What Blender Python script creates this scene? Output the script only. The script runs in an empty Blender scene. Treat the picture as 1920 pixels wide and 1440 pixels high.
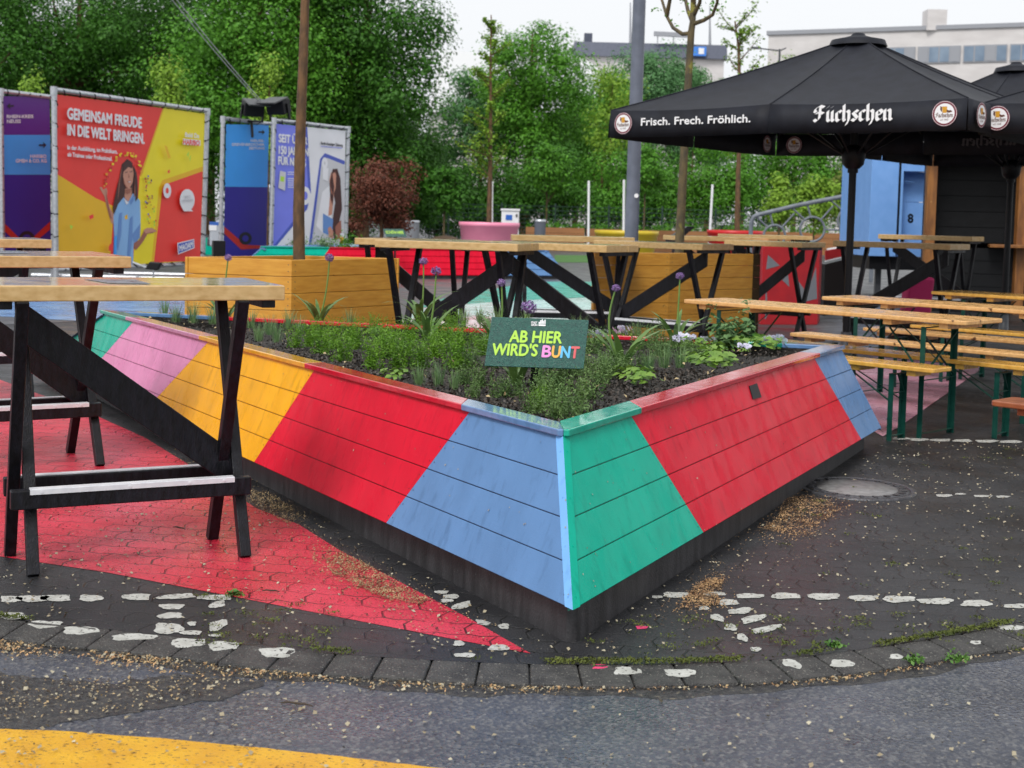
import bpy, math, random
import numpy as np
from math import radians, sin, cos, pi, sqrt, tan, atan2
from mathutils import Vector, Matrix
random.seed(7); RNG = np.random.default_rng(7)
SC = bpy.context.scene
COL = SC.collection

# ------------------------------------------------------------------ camera
FPX, PITCH, ROLL, HC, PY = 2520.85, radians(3.75538), radians(1.40375), 1.32504, 573.74
_c, _s, _cr, _sr = cos(PITCH), sin(PITCH), cos(ROLL), sin(ROLL)
FWD = Vector((0, _c, -_s)); _dn = Vector((0, -_s, -_c)); _rt = Vector((1, 0, 0))
RT = _rt * _cr - _dn * _sr; DN = _rt * _sr + _dn * _cr
cd = bpy.data.cameras.new('camera'); cam = bpy.data.objects.new('camera', cd); COL.objects.link(cam)
cam.matrix_world = Matrix(((RT.x, -DN.x, -FWD.x, 0), (RT.y, -DN.y, -FWD.y, 0), (RT.z, -DN.z, -FWD.z, HC), (0, 0, 0, 1)))
cd.sensor_width = 36; cd.lens = FPX / 1920 * 36; cd.shift_y = -(720 - PY) / 1920
cd.clip_start = 0.05; cd.clip_end = 2000
cd.dof.use_dof = True; cd.dof.focus_distance = 5.6; cd.dof.aperture_fstop = 5.6
SC.camera = cam

# ------------------------------------------------------------------ sky, sun, exposure
SUN_EL, SUN_AZ = radians(52), radians(205)
w = bpy.data.worlds.new('World'); SC.world = w; w.use_nodes = True
nt = w.node_tree; nt.nodes.clear()
sky = nt.nodes.new('ShaderNodeTexSky'); sky.sky_type = 'NISHITA'; sky.sun_disc = False
sky.sun_elevation = SUN_EL; sky.sun_rotation = SUN_AZ; sky.air_density = 1.5; sky.dust_density = 6.0; sky.ozone_density = 1.0
bw = nt.nodes.new('ShaderNodeRGBToBW'); mixn = nt.nodes.new('ShaderNodeMix'); mixn.data_type = 'RGBA'
mixn.inputs[0].default_value = 0.93          # a closed cloud cover: the sky's light with almost no blue left
hsv = nt.nodes.new('ShaderNodeMix'); hsv.data_type = 'RGBA'; hsv.inputs[0].default_value = 0.6
hsv.inputs[7].default_value = (11.3, 11.6, 12.0, 1)   # even cloud brightness
bg = nt.nodes.new('ShaderNodeBackground'); bg.inputs[1].default_value = 0.1
out = nt.nodes.new('ShaderNodeOutputWorld')
nt.links.new(sky.outputs[0], bw.inputs[0]); nt.links.new(sky.outputs[0], mixn.inputs[6]); nt.links.new(bw.outputs[0], mixn.inputs[7])
nt.links.new(mixn.outputs[2], hsv.inputs[6]); nt.links.new(hsv.outputs[2], bg.inputs[0]); nt.links.new(bg.outputs[0], out.inputs[0])
sl = bpy.data.lights.new('sun', 'SUN'); sl.energy = 1.5; sl.angle = radians(16); sl.color = (1, .97, .92)
so = bpy.data.objects.new('sun', sl); COL.objects.link(so)
so.rotation_euler = (radians(90) - SUN_EL, 0, pi - SUN_AZ)
SC.view_settings.view_transform = 'Standard'; SC.view_settings.look = 'None'
SC.view_settings.exposure = 0.26; SC.view_settings.gamma = 1.0
SC.cycles.max_bounces = 6; SC.cycles.transparent_max_bounces = 6
SC.cycles.use_denoising = True

# ------------------------------------------------------------------ measuring helpers (points of the place seen from where the photographer stood)
def ray(x, y): return RT * ((x - 960) / FPX) + DN * ((y - PY) / FPX) + FWD
def G(x, y, z=0.0):
    d = ray(x, y); t = (z - HC) / d.z; return Vector((d.x * t, d.y * t, z))
def DP(x, y, Y):
    d = ray(x, y); t = Y / d.y; return Vector((d.x * t, Y, HC + d.z * t))
def PLN(o, n):
    def f(x, y, off=0.0):
        d = ray(x, y); q = o - Vector((0, 0, HC)); t = q.dot(n) / d.dot(n)
        return Vector((0, 0, HC)) + d * t + n * off
    return f
def lerp(a, b, t): return a + (b - a) * t

# ------------------------------------------------------------------ materials
MATS = {}
def mat(name, col, rough=.6, col2=None, scale=12, stretch=(1, 1, 1), fac=(.35, .65), bump=0, bscale=60, bstretch=(1, 1, 1), rvar=0, metal=0, spec=.5,
        speck=None, speck_scale=90, speck_amt=.62, transl=0, island=0, detail=4, coat=0, emit=0, rscale=None, sst=(1, 1, 1), sw=.05):
    if name in MATS: return MATS[name]
    m = bpy.data.materials.new(name); m.use_nodes = True; t = m.node_tree; N = t.nodes; L = t.links
    p = N['Principled BSDF']; p.inputs['Roughness'].default_value = rough; p.inputs['Metallic'].default_value = metal
    p.inputs['Specular IOR Level'].default_value = spec
    if coat: p.inputs['Coat Weight'].default_value = coat; p.inputs['Coat Roughness'].default_value = .13
    tc = N.new('ShaderNodeNewGeometry' if not island else 'ShaderNodeNewGeometry')
    def noise(sc, st, dt=detail):
        mp = N.new('ShaderNodeMapping'); mp.inputs['Scale'].default_value = st; L.new(tc.outputs['Position'], mp.inputs[0])
        n = N.new('ShaderNodeTexNoise'); n.inputs['Scale'].default_value = sc; n.inputs['Detail'].default_value = dt; L.new(mp.outputs[0], n.inputs[0]); return n
    c4 = (*col, 1); last = None
    if col2 is not None:
        n = noise(scale, stretch); r = N.new('ShaderNodeValToRGB'); L.new(n.outputs[0], r.inputs[0])
        r.color_ramp.elements[0].position = fac[0]; r.color_ramp.elements[1].position = fac[1]
        r.color_ramp.elements[0].color = c4; r.color_ramp.elements[1].color = (*col2, 1); last = r.outputs[0]
        if rvar:
            mr = N.new('ShaderNodeMapRange'); mr.inputs[3].default_value = max(.02, rough - rvar); mr.inputs[4].default_value = rough + rvar
            n2 = noise(rscale or scale * .6, stretch); mr.inputs[1].default_value = .38; mr.inputs[2].default_value = .62
            L.new(n2.outputs[0], mr.inputs[0]); L.new(mr.outputs[0], p.inputs['Roughness'])
    if island:
        mx = N.new('ShaderNodeMix'); mx.data_type = 'RGBA'; mx.inputs[6].default_value = c4; mx.inputs[7].default_value = (*(col2 or col), 1)
        if last is not None: L.new(last, mx.inputs[6])
        rr = N.new('ShaderNodeMath'); rr.operation = 'POWER'; rr.inputs[1].default_value = 1.6
        L.new(tc.outputs['Random Per Island'], rr.inputs[0]); L.new(rr.outputs[0], mx.inputs[0]); last = mx.outputs[2]
    if speck is not None:
        n = noise(speck_scale, sst, 3); r = N.new('ShaderNodeValToRGB'); L.new(n.outputs[0], r.inputs[0])
        r.color_ramp.elements[0].position = speck_amt; r.color_ramp.elements[1].position = speck_amt + sw
        mx = N.new('ShaderNodeMix'); mx.data_type = 'RGBA'; L.new(r.outputs[0], mx.inputs[0])
        if last is not None: L.new(last, mx.inputs[6])
        else: mx.inputs[6].default_value = c4
        mx.inputs[7].default_value = (*speck, 1); last = mx.outputs[2]
    if last is not None: L.new(last, p.inputs['Base Color'])
    else: p.inputs['Base Color'].default_value = c4
    if bump:
        n = noise(bscale, bstretch, 3); b = N.new('ShaderNodeBump'); b.inputs['Strength'].default_value = bump; b.inputs['Distance'].default_value = .01
        L.new(n.outputs[0], b.inputs['Height']); L.new(b.outputs[0], p.inputs['Normal'])
    if transl:
        tr = N.new('ShaderNodeBsdfTranslucent'); ms = N.new('ShaderNodeMixShader'); ms.inputs[0].default_value = transl
        if last is not None: L.new(last, tr.inputs[0])
        else: tr.inputs[0].default_value = c4
        L.new(p.outputs[0], ms.inputs[1]); L.new(tr.outputs[0], ms.inputs[2]); L.new(ms.outputs[0], N['Material Output'].inputs[0])
    MATS[name] = m; return m

def paver_mat(name, col, col2, joint, rough, rvar, ang=8, bw=.2, bh=.115, speck=None, jvis=.8, bumps=.5, speck_amt=.66):
    """interlocking zigzag concrete pavers"""
    m = bpy.data.materials.new(name); m.use_nodes = True; t = m.node_tree; N = t.nodes; L = t.links; p = N['Principled BSDF']
    g = N.new('ShaderNodeNewGeometry'); mp = N.new('ShaderNodeMapping'); mp.inputs['Rotation'].default_value = (0, 0, radians(ang)); L.new(g.outputs['Position'], mp.inputs[0])
    sx = N.new('ShaderNodeSeparateXYZ'); L.new(mp.outputs[0], sx.inputs[0])
    def zig(a, b, per, amp):
        pp = N.new('ShaderNodeMath'); pp.operation = 'PINGPONG'; pp.inputs[1].default_value = per; L.new(b, pp.inputs[0])
        mu = N.new('ShaderNodeMath'); mu.operation = 'MULTIPLY_ADD'; mu.inputs[1].default_value = amp / per; L.new(pp.outputs[0], mu.inputs[0]); L.new(a, mu.inputs[2]); return mu.outputs[0]
    u = zig(sx.outputs[0], sx.outputs[1], bh / 2, .018); v = zig(sx.outputs[1], sx.outputs[0], bw / 4, .016)
    cx = N.new('ShaderNodeCombineXYZ'); L.new(u, cx.inputs[0]); L.new(v, cx.inputs[1])
    br = N.new('ShaderNodeTexBrick'); L.new(cx.outputs[0], br.inputs[0]); br.inputs['Scale'].default_value = 1
    br.inputs['Brick Width'].default_value = bw; br.inputs['Row Height'].default_value = bh; br.inputs['Mortar Size'].default_value = .005; br.inputs['Mortar Smooth'].default_value = .6
    br.inputs['Color1'].default_value = (.42, .42, .42, 1); br.inputs['Color2'].default_value = (.58, .58, .58, 1); br.inputs['Mortar'].default_value = (.5, .5, .5, 1)
    def noise(sc, d=4):
        n = N.new('ShaderNodeTexNoise'); n.inputs['Scale'].default_value = sc; n.inputs['Detail'].default_value = d; L.new(g.outputs['Position'], n.inputs[0]); return n.outputs[0]
    def mix(a, b, f, bl='MIX'):
        x = N.new('ShaderNodeMix'); x.data_type = 'RGBA'; x.blend_type = bl
        for i, q in ((0, f), (6, a), (7, b)):
            if hasattr(q, 'links'): L.new(q, x.inputs[i])
            elif i == 0: x.inputs[0].default_value = q
            else: x.inputs[i].default_value = (*q, 1)
        return x.outputs[2]
    def ramp(s, a, b):
        r = N.new('ShaderNodeMapRange'); r.inputs[1].default_value = a; r.inputs[2].default_value = b; L.new(s, r.inputs[0]); return r.outputs[0]
    c = mix(col, col2, ramp(noise(2.2, 5), .35, .65))
    c = mix(c, br.outputs['Color'], .35, 'OVERLAY')
    fine = noise(160, 3)
    c = mix(c, mix(c, (0, 0, 0), .55), ramp(fine, .5, .7))
    if speck: c = mix(c, speck, ramp(noise(115, 2), speck_amt, speck_amt + .05))
    jn = N.new('ShaderNodeMath'); jn.operation = 'MULTIPLY'; L.new(br.outputs['Fac'], jn.inputs[0]); L.new(ramp(noise(5, 3), .3, .6), jn.inputs[1])
    j2 = N.new('ShaderNodeMath'); j2.operation = 'MULTIPLY'; L.new(jn.outputs[0], j2.inputs[0]); j2.inputs[1].default_value = jvis
    c = mix(c, joint, j2.outputs[0]); L.new(c, p.inputs['Base Color'])
    rr = N.new('ShaderNodeMapRange'); rr.inputs[1].default_value = .35; rr.inputs[2].default_value = .65; rr.inputs[3].default_value = rough - rvar; rr.inputs[4].default_value = rough + rvar
    L.new(noise(3.1, 4), rr.inputs[0]); L.new(rr.outputs[0], p.inputs['Roughness'])
    h = N.new('ShaderNodeMath'); h.operation = 'MULTIPLY_ADD'; L.new(br.outputs['Fac'], h.inputs[0]); h.inputs[1].default_value = -1.0; L.new(fine, h.inputs[2])
    b = N.new('ShaderNodeBump'); b.inputs['Strength'].default_value = bumps; b.inputs['Distance'].default_value = .004; L.new(h.outputs[0], b.inputs['Height']); L.new(b.outputs[0], p.inputs['Normal'])
    MATS[name] = m; return m

# ------------------------------------------------------------------ mesh helpers
ORG = {}
class MB:
    def __init__(s): s.v = []; s.f = []; s.m = []; s.sm = []
    def add(s, vs, fs, m=0, smooth=False):
        o = len(s.v); s.v += [tuple(q) for q in vs]
        for f in fs: s.f.append([o + i for i in f]); s.m.append(m); s.sm.append(smooth)
    def poly(s, pts, m=0): s.add(pts, [list(range(len(pts)))], m)
    def prism(s, pts, d, m=0):
        n = len(pts); pts = [Vector(q) for q in pts]; d = Vector(d)
        nrm = sum(((pts[i] - pts[0]).cross(pts[(i + 1) % n] - pts[0]) for i in range(n)), Vector())
        if nrm.dot(d) > 0: pts = pts[::-1]
        vs = pts + [q + d for q in pts]
        s.add(vs, [list(range(n)), [n + i for i in range(n)][::-1]] + [[i, i + n, (i + 1) % n + n, (i + 1) % n] for i in range(n)], m)
    def box(s, c, sz, m=0, rz=0):
        c = Vector(c); x, y, z = (q / 2 for q in sz); R = Matrix.Rotation(rz, 3, 'Z')
        s.prism([c + R @ Vector((a, b, -z)) for a, b in ((-x, -y), (x, -y), (x, y), (-x, y))], (0, 0, 2 * z), m)
    def beam(s, a, b, w, t, up=(0, 0, 1), m=0):
        a = Vector(a); b = Vector(b); d = (b - a).normalized(); u = Vector(up); sd = d.cross(u).normalized(); u = sd.cross(d).normalized()
        s.prism([a + sd * (w / 2) * i + u * (t / 2) * j for i, j in ((-1, -1), (1, -1), (1, 1), (-1, 1))], b - a, m)
    def tube(s, pts, r, n=8, m=0, smooth=True, cap=True):
        pts = [Vector(q) for q in pts]; k = len(pts); rs = r if isinstance(r, (list, tuple)) else [r] * k
        vs = []; pu = None
        for i in range(k):
            d = (pts[min(i + 1, k - 1)] - pts[max(i - 1, 0)])
            d = d.normalized() if d.length > 1e-9 else Vector((0, 0, 1))
            if pu is None: pu = d.orthogonal().normalized()
            pu = (pu - d * pu.dot(d)); pu = pu.normalized() if pu.length > 1e-6 else d.orthogonal().normalized()
            sd = d.cross(pu)
            for j in range(n):
                a = 2 * pi * j / n; vs.append(pts[i] + (pu * cos(a) + sd * sin(a)) * rs[i])
        fs = [[i * n + j, i * n + (j + 1) % n, (i + 1) * n + (j + 1) % n, (i + 1) * n + j] for i in range(k - 1) for j in range(n)]
        s.add(vs, fs, m, smooth)
        if cap: s.add(vs[:n], [list(range(n))[::-1]], m); s.add(vs[-n:], [list(range(n))], m)
    def lathe(s, prof, c, n=32, m=0, smooth=True):
        c = Vector(c); vs = [c + Vector((r * cos(2 * pi * j / n), r * sin(2 * pi * j / n), z)) for r, z in prof for j in range(n)]
        s.add(vs, [[i * n + j, i * n + (j + 1) % n, (i + 1) * n + (j + 1) % n, (i + 1) * n + j] for i in range(len(prof) - 1) for j in range(n)], m, smooth)
        s.add(vs[-n:], [list(range(n))], m)
    def build(s, name, mats, parent=None, bevel=0, kind=None, seg=2):
        if not isinstance(mats, (list, tuple)): mats = [mats]
        me = bpy.data.meshes.new(name); o = ORG.get(parent.name, Vector()) if parent else Vector()
        me.from_pydata([(a - o.x, b - o.y, c - o.z) for a, b, c in s.v], [], s.f)
        for q in mats: me.materials.append(q)
        me.polygons.foreach_set('material_index', s.m); me.polygons.foreach_set('use_smooth', s.sm); me.update()
        ob = bpy.data.objects.new(name, me); COL.objects.link(ob)
        if parent: ob.parent = parent
        ORG[ob.name] = o
        if bevel:
            b = ob.modifiers.new('edge', 'BEVEL'); b.width = bevel; b.segments = seg; b.limit_method = 'ANGLE'; b.angle_limit = radians(40)
        if kind: ob['kind'] = kind
        return ob
def tag(o, label=None, cat=None, group=None, kind=None):
    if label: o['label'] = label
    if cat: o['category'] = cat
    if group: o['group'] = group
    if kind: o['kind'] = kind
    return o
def thing(name, label, cat, loc=(0, 0, 0), group=None):
    o = bpy.data.objects.new(name, None); COL.objects.link(o); o.location = loc; o.empty_display_size = .1
    ORG[o.name] = Vector(loc); return tag(o, label, cat, group)
def dup(o, loc=None, rz=None, label=None, group=None, scale=None, parent=None):
    c = o.copy(); COL.objects.link(c)
    if parent: c.parent = parent
    for ch in list(o.children): dup(ch, parent=c)
    if loc is not None: c.location = loc
    if rz is not None: c.rotation_euler = (0, 0, rz)
    if scale is not None: c.scale = scale if isinstance(scale, (tuple, list)) else (scale,) * 3
    if label: c['label'] = label
    if group: c['group'] = group
    return c
def np_mesh(name, V, nper, mats, parent=None, midx=None, kind=None):
    """V (n, nper, 3) -> one mesh of n faces with nper corners"""
    n = len(V); me = bpy.data.meshes.new(name); o = ORG.get(parent.name, Vector()) if parent else Vector()
    V = (V - np.array(o)[None, None]).reshape(-1, 3).astype(np.float32)
    me.vertices.add(n * nper); me.vertices.foreach_set('co', V.ravel())
    me.loops.add(n * nper); me.loops.foreach_set('vertex_index', np.arange(n * nper, dtype=np.int32))
    me.polygons.add(n); me.polygons.foreach_set('loop_start', np.arange(0, n * nper, nper, dtype=np.int32))
    for q in (mats if isinstance(mats, (list, tuple)) else [mats]): me.materials.append(q)
    if midx is not None: me.polygons.foreach_set('material_index', midx.astype(np.int32))
    me.update(calc_edges=True); me.validate()
    ob = bpy.data.objects.new(name, me); COL.objects.link(ob); ORG[ob.name] = o
    if parent: ob.parent = parent
    if kind: ob['kind'] = kind
    return ob
def unit(a): return a / (np.linalg.norm(a, axis=-1, keepdims=True) + 1e-9)
def leaf_quads(P, Nn, size, aspect=.55, droop=0.0):
    """pointed leaves: base, side, tip, side, lightly folded"""
    n = len(P); r = unit(RNG.normal(size=(n, 3))); r[:, 2] -= droop
    a = unit(r - Nn * np.sum(r * Nn, 1, keepdims=True)); b = np.cross(Nn, a); s = np.asarray(size).reshape(-1, 1) * np.ones((n, 1))
    fold = Nn * s * .12
    return np.stack([P - a * s * .5, P + b * s * aspect * .5 + fold, P + a * s * .5, P - b * s * aspect * .5 + fold], 1)

# ------------------------------------------------------------------ lettering
_TC = {}
def text_geo(body):
    if body not in _TC:
        cu = bpy.data.curves.new('t', 'FONT'); cu.body = body; cu.size = 1; cu.resolution_u = 3
        ob = bpy.data.objects.new('t', cu); COL.objects.link(ob)
        dg = bpy.context.evaluated_depsgraph_get(); dg.update(); me = bpy.data.meshes.new_from_object(ob.evaluated_get(dg))
        v = [(q.co.x, q.co.y) for q in me.vertices]; f = [list(p.vertices) for p in me.polygons]
        bpy.data.objects.remove(ob); bpy.data.meshes.remove(me); bpy.data.curves.remove(cu)
        _TC[body] = (v, f)
    return _TC[body]
CAPH = max(y for x, y in text_geo('H')[0])
def text(mb, body, p0, p1, p2, m=0, bold=0.0, n=None):
    """p0 baseline start, p1 baseline end, p2 cap height above start; bold lays a second and third print beside the first"""
    v, f = text_geo(body); x0 = min(x for x, y in v); x1 = max(x for x, y in v)
    U = Vector(p1) - Vector(p0); W = Vector(p2) - Vector(p0); n = n or U.cross(W).normalized()
    for k, (bx, by) in enumerate(((0, 0), (1, 0), (-1, 0), (0, 1), (0, -1)) if bold else ((0, 0),)):
        mb.add([Vector(p0) + U * ((x - x0) / (x1 - x0)) + W * (y / CAPH) + (U.normalized() * bx + W.normalized() * by) * bold * W.length + n * .0004 * k for x, y in v], f, m)
FRAK = {'F': (.95, [[(.78, 1.38), (.45, 1.52), (.12, 1.28), (.02, 1.02), (.16, .92)], [(.5, 1.42), (.42, .28), (.2, .02), (0, .2)], [(.16, .8), (.4, .88), (.74, .78)]]),
 'ü': (.72, [[(.02, .88), (.14, 1), (.14, .16), (.28, 0), (.5, .2)], [(.5, 1), (.5, .16), (.62, 0)], [(.12, 1.34), (.18, 1.42)], [(.44, 1.34), (.5, 1.42)]]),
 'c': (.56, [[(.5, .86), (.36, 1), (.13, .84), (.13, .18), (.27, 0), (.48, .16)]]),
 'h': (.72, [[(.06, 1.48), (.15, 1.56), (.15, .14), (.24, 0)], [(.18, .8), (.42, 1), (.55, .84), (.55, .12), (.36, -.38)]]),
 's': (.58, [[(.52, .86), (.36, 1), (.14, .8), (.5, .26), (.3, 0), (.06, .16)]]),
 'e': (.6, [[(.14, .46), (.52, .64)], [(.52, .64), (.5, .86), (.36, 1), (.13, .84), (.13, .18), (.27, 0), (.52, .2)]]),
 'n': (.74, [[(.02, .88), (.14, 1), (.14, .14), (.24, 0)], [(.18, .8), (.42, 1), (.54, .86), (.54, .14), (.66, 0)]])}
def fraktur(mb, body, p0, U, W, m=0, nib=.11, n=None):
    """broad-nib blackletter: each pen stroke a swept nib; U = vector of the whole width, W = x-height"""
    tot = sum(FRAK[c][0] for c in body); x = 0; n = n or Vector(U).cross(W).normalized(); k = 0; U = Vector(U); W = Vector(W)
    for c in body:
        wd, st = FRAK[c]
        for s in st:
            for a, b in zip(s, s[1:]):
                q = [(a[0] - nib, a[1] - nib), (a[0] + nib, a[1] + nib), (b[0] + nib, b[1] + nib), (b[0] - nib, b[1] - nib)]
                if (q[1][0] - q[0][0]) * (q[2][1] - q[0][1]) - (q[1][1] - q[0][1]) * (q[2][0] - q[0][0]) < 0: q = q[::-1]
                mb.poly([p0 + U * ((x + qx) / tot) + W * qy + n * .0003 * (k % 8) for qx, qy in q], m); k += 1
        x += wd

# ------------------------------------------------------------------ palette
RED, BLUE, GREEN, PINK, YEL = (.66, .008, .032), (.125, .25, .48), (.003, .42, .29), (.66, .26, .46), (.82, .40, .008)
def paint(name, c, rough=.34):
    d = tuple(q * .8 for q in c)
    return mat(name, c, .22, tuple(q * .84 for q in c), 2.3, (3.6, 3.1, .8), (.32, .7), detail=7, bump=.1, bscale=170, rvar=.12, rscale=3, spec=.07, speck=tuple(q * .76 for q in c), speck_scale=5, sst=(5, 5, .55), speck_amt=.56, sw=.16)
PN = {'red': paint('red wood paint', RED), 'blue': paint('blue wood paint', BLUE), 'green': paint('green wood paint', GREEN), 'pink': paint('pink wood paint', PINK), 'yellow': paint('yellow wood paint', YEL)}
def wetp(name, c): return mat(name, c, .075, tuple(q * .85 for q in c), 30, (1, 1, 1), (.4, .6), bump=.03, bscale=45, rvar=.065, rscale=14, spec=.7, coat=.55)
WP = {k: wetp('wet ' + k + ' rim paint', c) for k, c in (('red', RED), ('blue', BLUE), ('green', GREEN), ('pink', PINK), ('yellow', YEL))}
DKP = {k: mat('dark ' + k + ' board joint', tuple(q * .3 for q in c), .6) for k, c in (('red', RED), ('blue', BLUE), ('green', GREEN), ('pink', PINK), ('yellow', YEL))}
M_lightblue = paint('light blue trim paint', (.2, .45, .85))
M_conc = mat('damp concrete', (.020, .019, .021), .5, (.048, .046, .05), 6, (4, 4, .7), bump=.2, bscale=120, speck=(.11, .11, .11), speck_scale=120, speck_amt=.70)
M_soil = mat('dark mulch soil', (.008, .007, .006), .75, (.035, .027, .022), 60, bump=1, bscale=90, fac=(.4, .7))
M_mulch = mat('mulch chips', (.01, .009, .008), .55, (.06, .045, .035), island=1)
M_pine = mat('pale spruce boards', (.62, .42, .19), .42, (.48, .30, .11), 4, (3, 12, 12), (.35, .7), bump=.08, bscale=40, bstretch=(2, 20, 20), rvar=.1, speck=(.16, .07, .02), speck_scale=9, speck_amt=.74)
M_wetsheen = mat('wet spruce top with painted sheen', (.76, .61, .40), .13, (.62, .46, .26), 5, (3, 10, 10), (.35, .7), bump=.05, bscale=30, rvar=.08, spec=.8, coat=.5)  # wet gloss, plus the sky's reflection put into a paler base colour
M_orange = mat('orange stained larch', (.72, .36, .05), .42, (.58, .25, .025), 3, (2, 2, 14), (.3, .7), bump=.1, bscale=30, bstretch=(1, 1, 10), rvar=.1, speck=(.13, .045, .006), speck_scale=12, speck_amt=.735)
M_black = mat('black stained wood', (.0035, .0034, .0045), .42, (.010, .010, .015), 14, (4, 4, 1), bump=.3, bscale=70, bstretch=(3, 3, .6), rvar=.1, spec=.28)
M_alu = mat('aluminium strip', (.80, .81, .84), .42, (.72, .73, .77), 30, metal=.25, bump=.05)
M_steel = mat('galvanised steel pipe', (.55, .57, .6), .35, (.42, .44, .47), 20, metal=.7, bump=.05)
M_beer = mat('varnished beer bench board', (.74, .43, .09), .22, (.60, .30, .045), 6, (5, 5, 5), (.3, .7), bump=.05, bscale=40, rvar=.1, speck=(.2, .07, .01), speck_scale=14, speck_amt=.72, coat=.3)
M_beer2 = mat('worn orange bench board', (.74, .44, .18), .28, (.58, .31, .11), 7, (4, 4, 4), (.3, .7), bump=.08, bscale=40, rvar=.12, speck=(.12, .05, .02), speck_scale=16, speck_amt=.68)
M_beer3 = mat('dark red bench board', (.22, .06, .025), .3, (.35, .12, .05), 8, bump=.06, bscale=40)
M_gsteel = mat('dark green lacquered steel', (.004, .045, .035), .35, (.008, .06, .045), 20, bump=.05, spec=.3)
M_canvas = mat('black umbrella canvas', (.0055, .0062, .011), .62, (.010, .0115, .019), 8, bump=.15, bscale=500, spec=.3)
M_white = mat('white print', (.8, .8, .82), .6)
M_dkgrey = mat('dark grey metal', (.05, .055, .065), .45, (.07, .075, .085), 12, bump=.05)
M_blackm = mat('black plastic', (.006, .006, .008), .45, spec=.3)
M_stem = mat('green stems', (.10, .20, .04), .5, (.16, .27, .06), island=1)
M_strap = mat('strap leaves', (.05, .13, .025), .4, (.14, .25, .06), island=1, transl=.25)
M_feather = mat('feathery bright leaves', (.06, .19, .010), .5, (.17, .35, .025), island=1, transl=.3)
M_grassb = mat('blue green grass blades', (.07, .17, .06), .5, (.2, .32, .13), island=1, transl=.2)
M_olive = mat('olive herb leaves', (.04, .11, .024), .55, (.15, .25, .07), island=1, transl=.2)
M_broad = mat('yellow green broad leaves', (.07, .19, .02), .42, (.2, .34, .05), island=1, transl=.25)
M_allium = mat('purple allium florets', (.16, .08, .27), .6, (.34, .21, .46), island=1, transl=.15)
M_pansy = mat('white and lilac petals', (.84, .84, .86), .6, (.62, .60, .80), island=1, transl=.2)
M_bark = mat('brown bark', (.16, .085, .035), .8, (.07, .042, .022), 18, (1, 1, .35), bump=.6, bscale=60, bstretch=(1, 1, .3))
M_bark2 = mat('mossy bark', (.13, .095, .04), .8, (.06, .05, .03), 14, (1, 1, .4), bump=.6, bscale=50, speck=(.22, .2, .04), speck_scale=5, speck_amt=.6)
def leafmat(n, a, b, tr=.22): return mat(n, a, .55, b, island=1, transl=tr, spec=.3)
LF_dark = leafmat('dark linden leaves', (.014, .068, .005), (.058, .19, .014)); LF_mid = leafmat('mid green leaves', (.036, .145, .010), (.11, .31, .022))
LF_light = leafmat('fresh young leaves', (.09, .2, .015), (.25, .42, .04)); LF_haze = leafmat('haze tinted green leaves', (.06, .17, .06), (.11, .26, .09))  # far leaves carry the distance haze in their colour
LF_red = leafmat('red brown leaves', (.045, .022, .012), (.20, .06, .035)); LF_olive = leafmat('olive leaves', (.05, .08, .012), (.16, .2, .03))

# ================================================================== GROUND
M_pav = paver_mat('wet dark pavers', (.0135, .0138, .0165), (.031, .031, .034), (.002, .003, .002), .42, .14, speck=(.17, .165, .15), speck_amt=.685, jvis=1.0, bumps=.8)
M_redp = paver_mat('red painted pavers', (.55, .016, .04), (.68, .042, .08), (.05, .003, .006), .36, .14, speck=(.09, .025, .018), jvis=1.0, speck_amt=.65, bumps=.8)
M_pinkp = paver_mat('pink painted pavers', (.50, .22, .30), (.60, .32, .40), (.12, .05, .07), .36, .12, speck=(.12, .07, .07), jvis=.8)
M_bluep = paver_mat('blue painted pavers', (.10, .24, .5), (.2, .36, .6), (.04, .1, .2), .25, .1)
M_tealp = paver_mat('teal painted pavers', (.01, .34, .25), (.03, .42, .32), (.01, .15, .11), .3, .1)
M_mintsky = paver_mat('mint painted sky reflection', (.48, .72, .68), (.6, .8, .78), (.3, .45, .42), .2, .1)  # sky mirrored in the wet ground, painted as pale mint colour
M_rosesky = paver_mat('pale rose painted sky reflection', (.76, .62, .66), (.8, .7, .74), (.5, .4, .42), .2, .1)  # the same sky reflection painted in pale rose
M_plaza = mat('grey plaza asphalt', (.055, .055, .06), .42, (.085, .085, .09), 3, rvar=.12, bump=.2, bscale=80)
M_lawn = mat('lawn', (.03, .10, .015), .8, (.07, .19, .03), 30, bump=.6, bscale=60)

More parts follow.
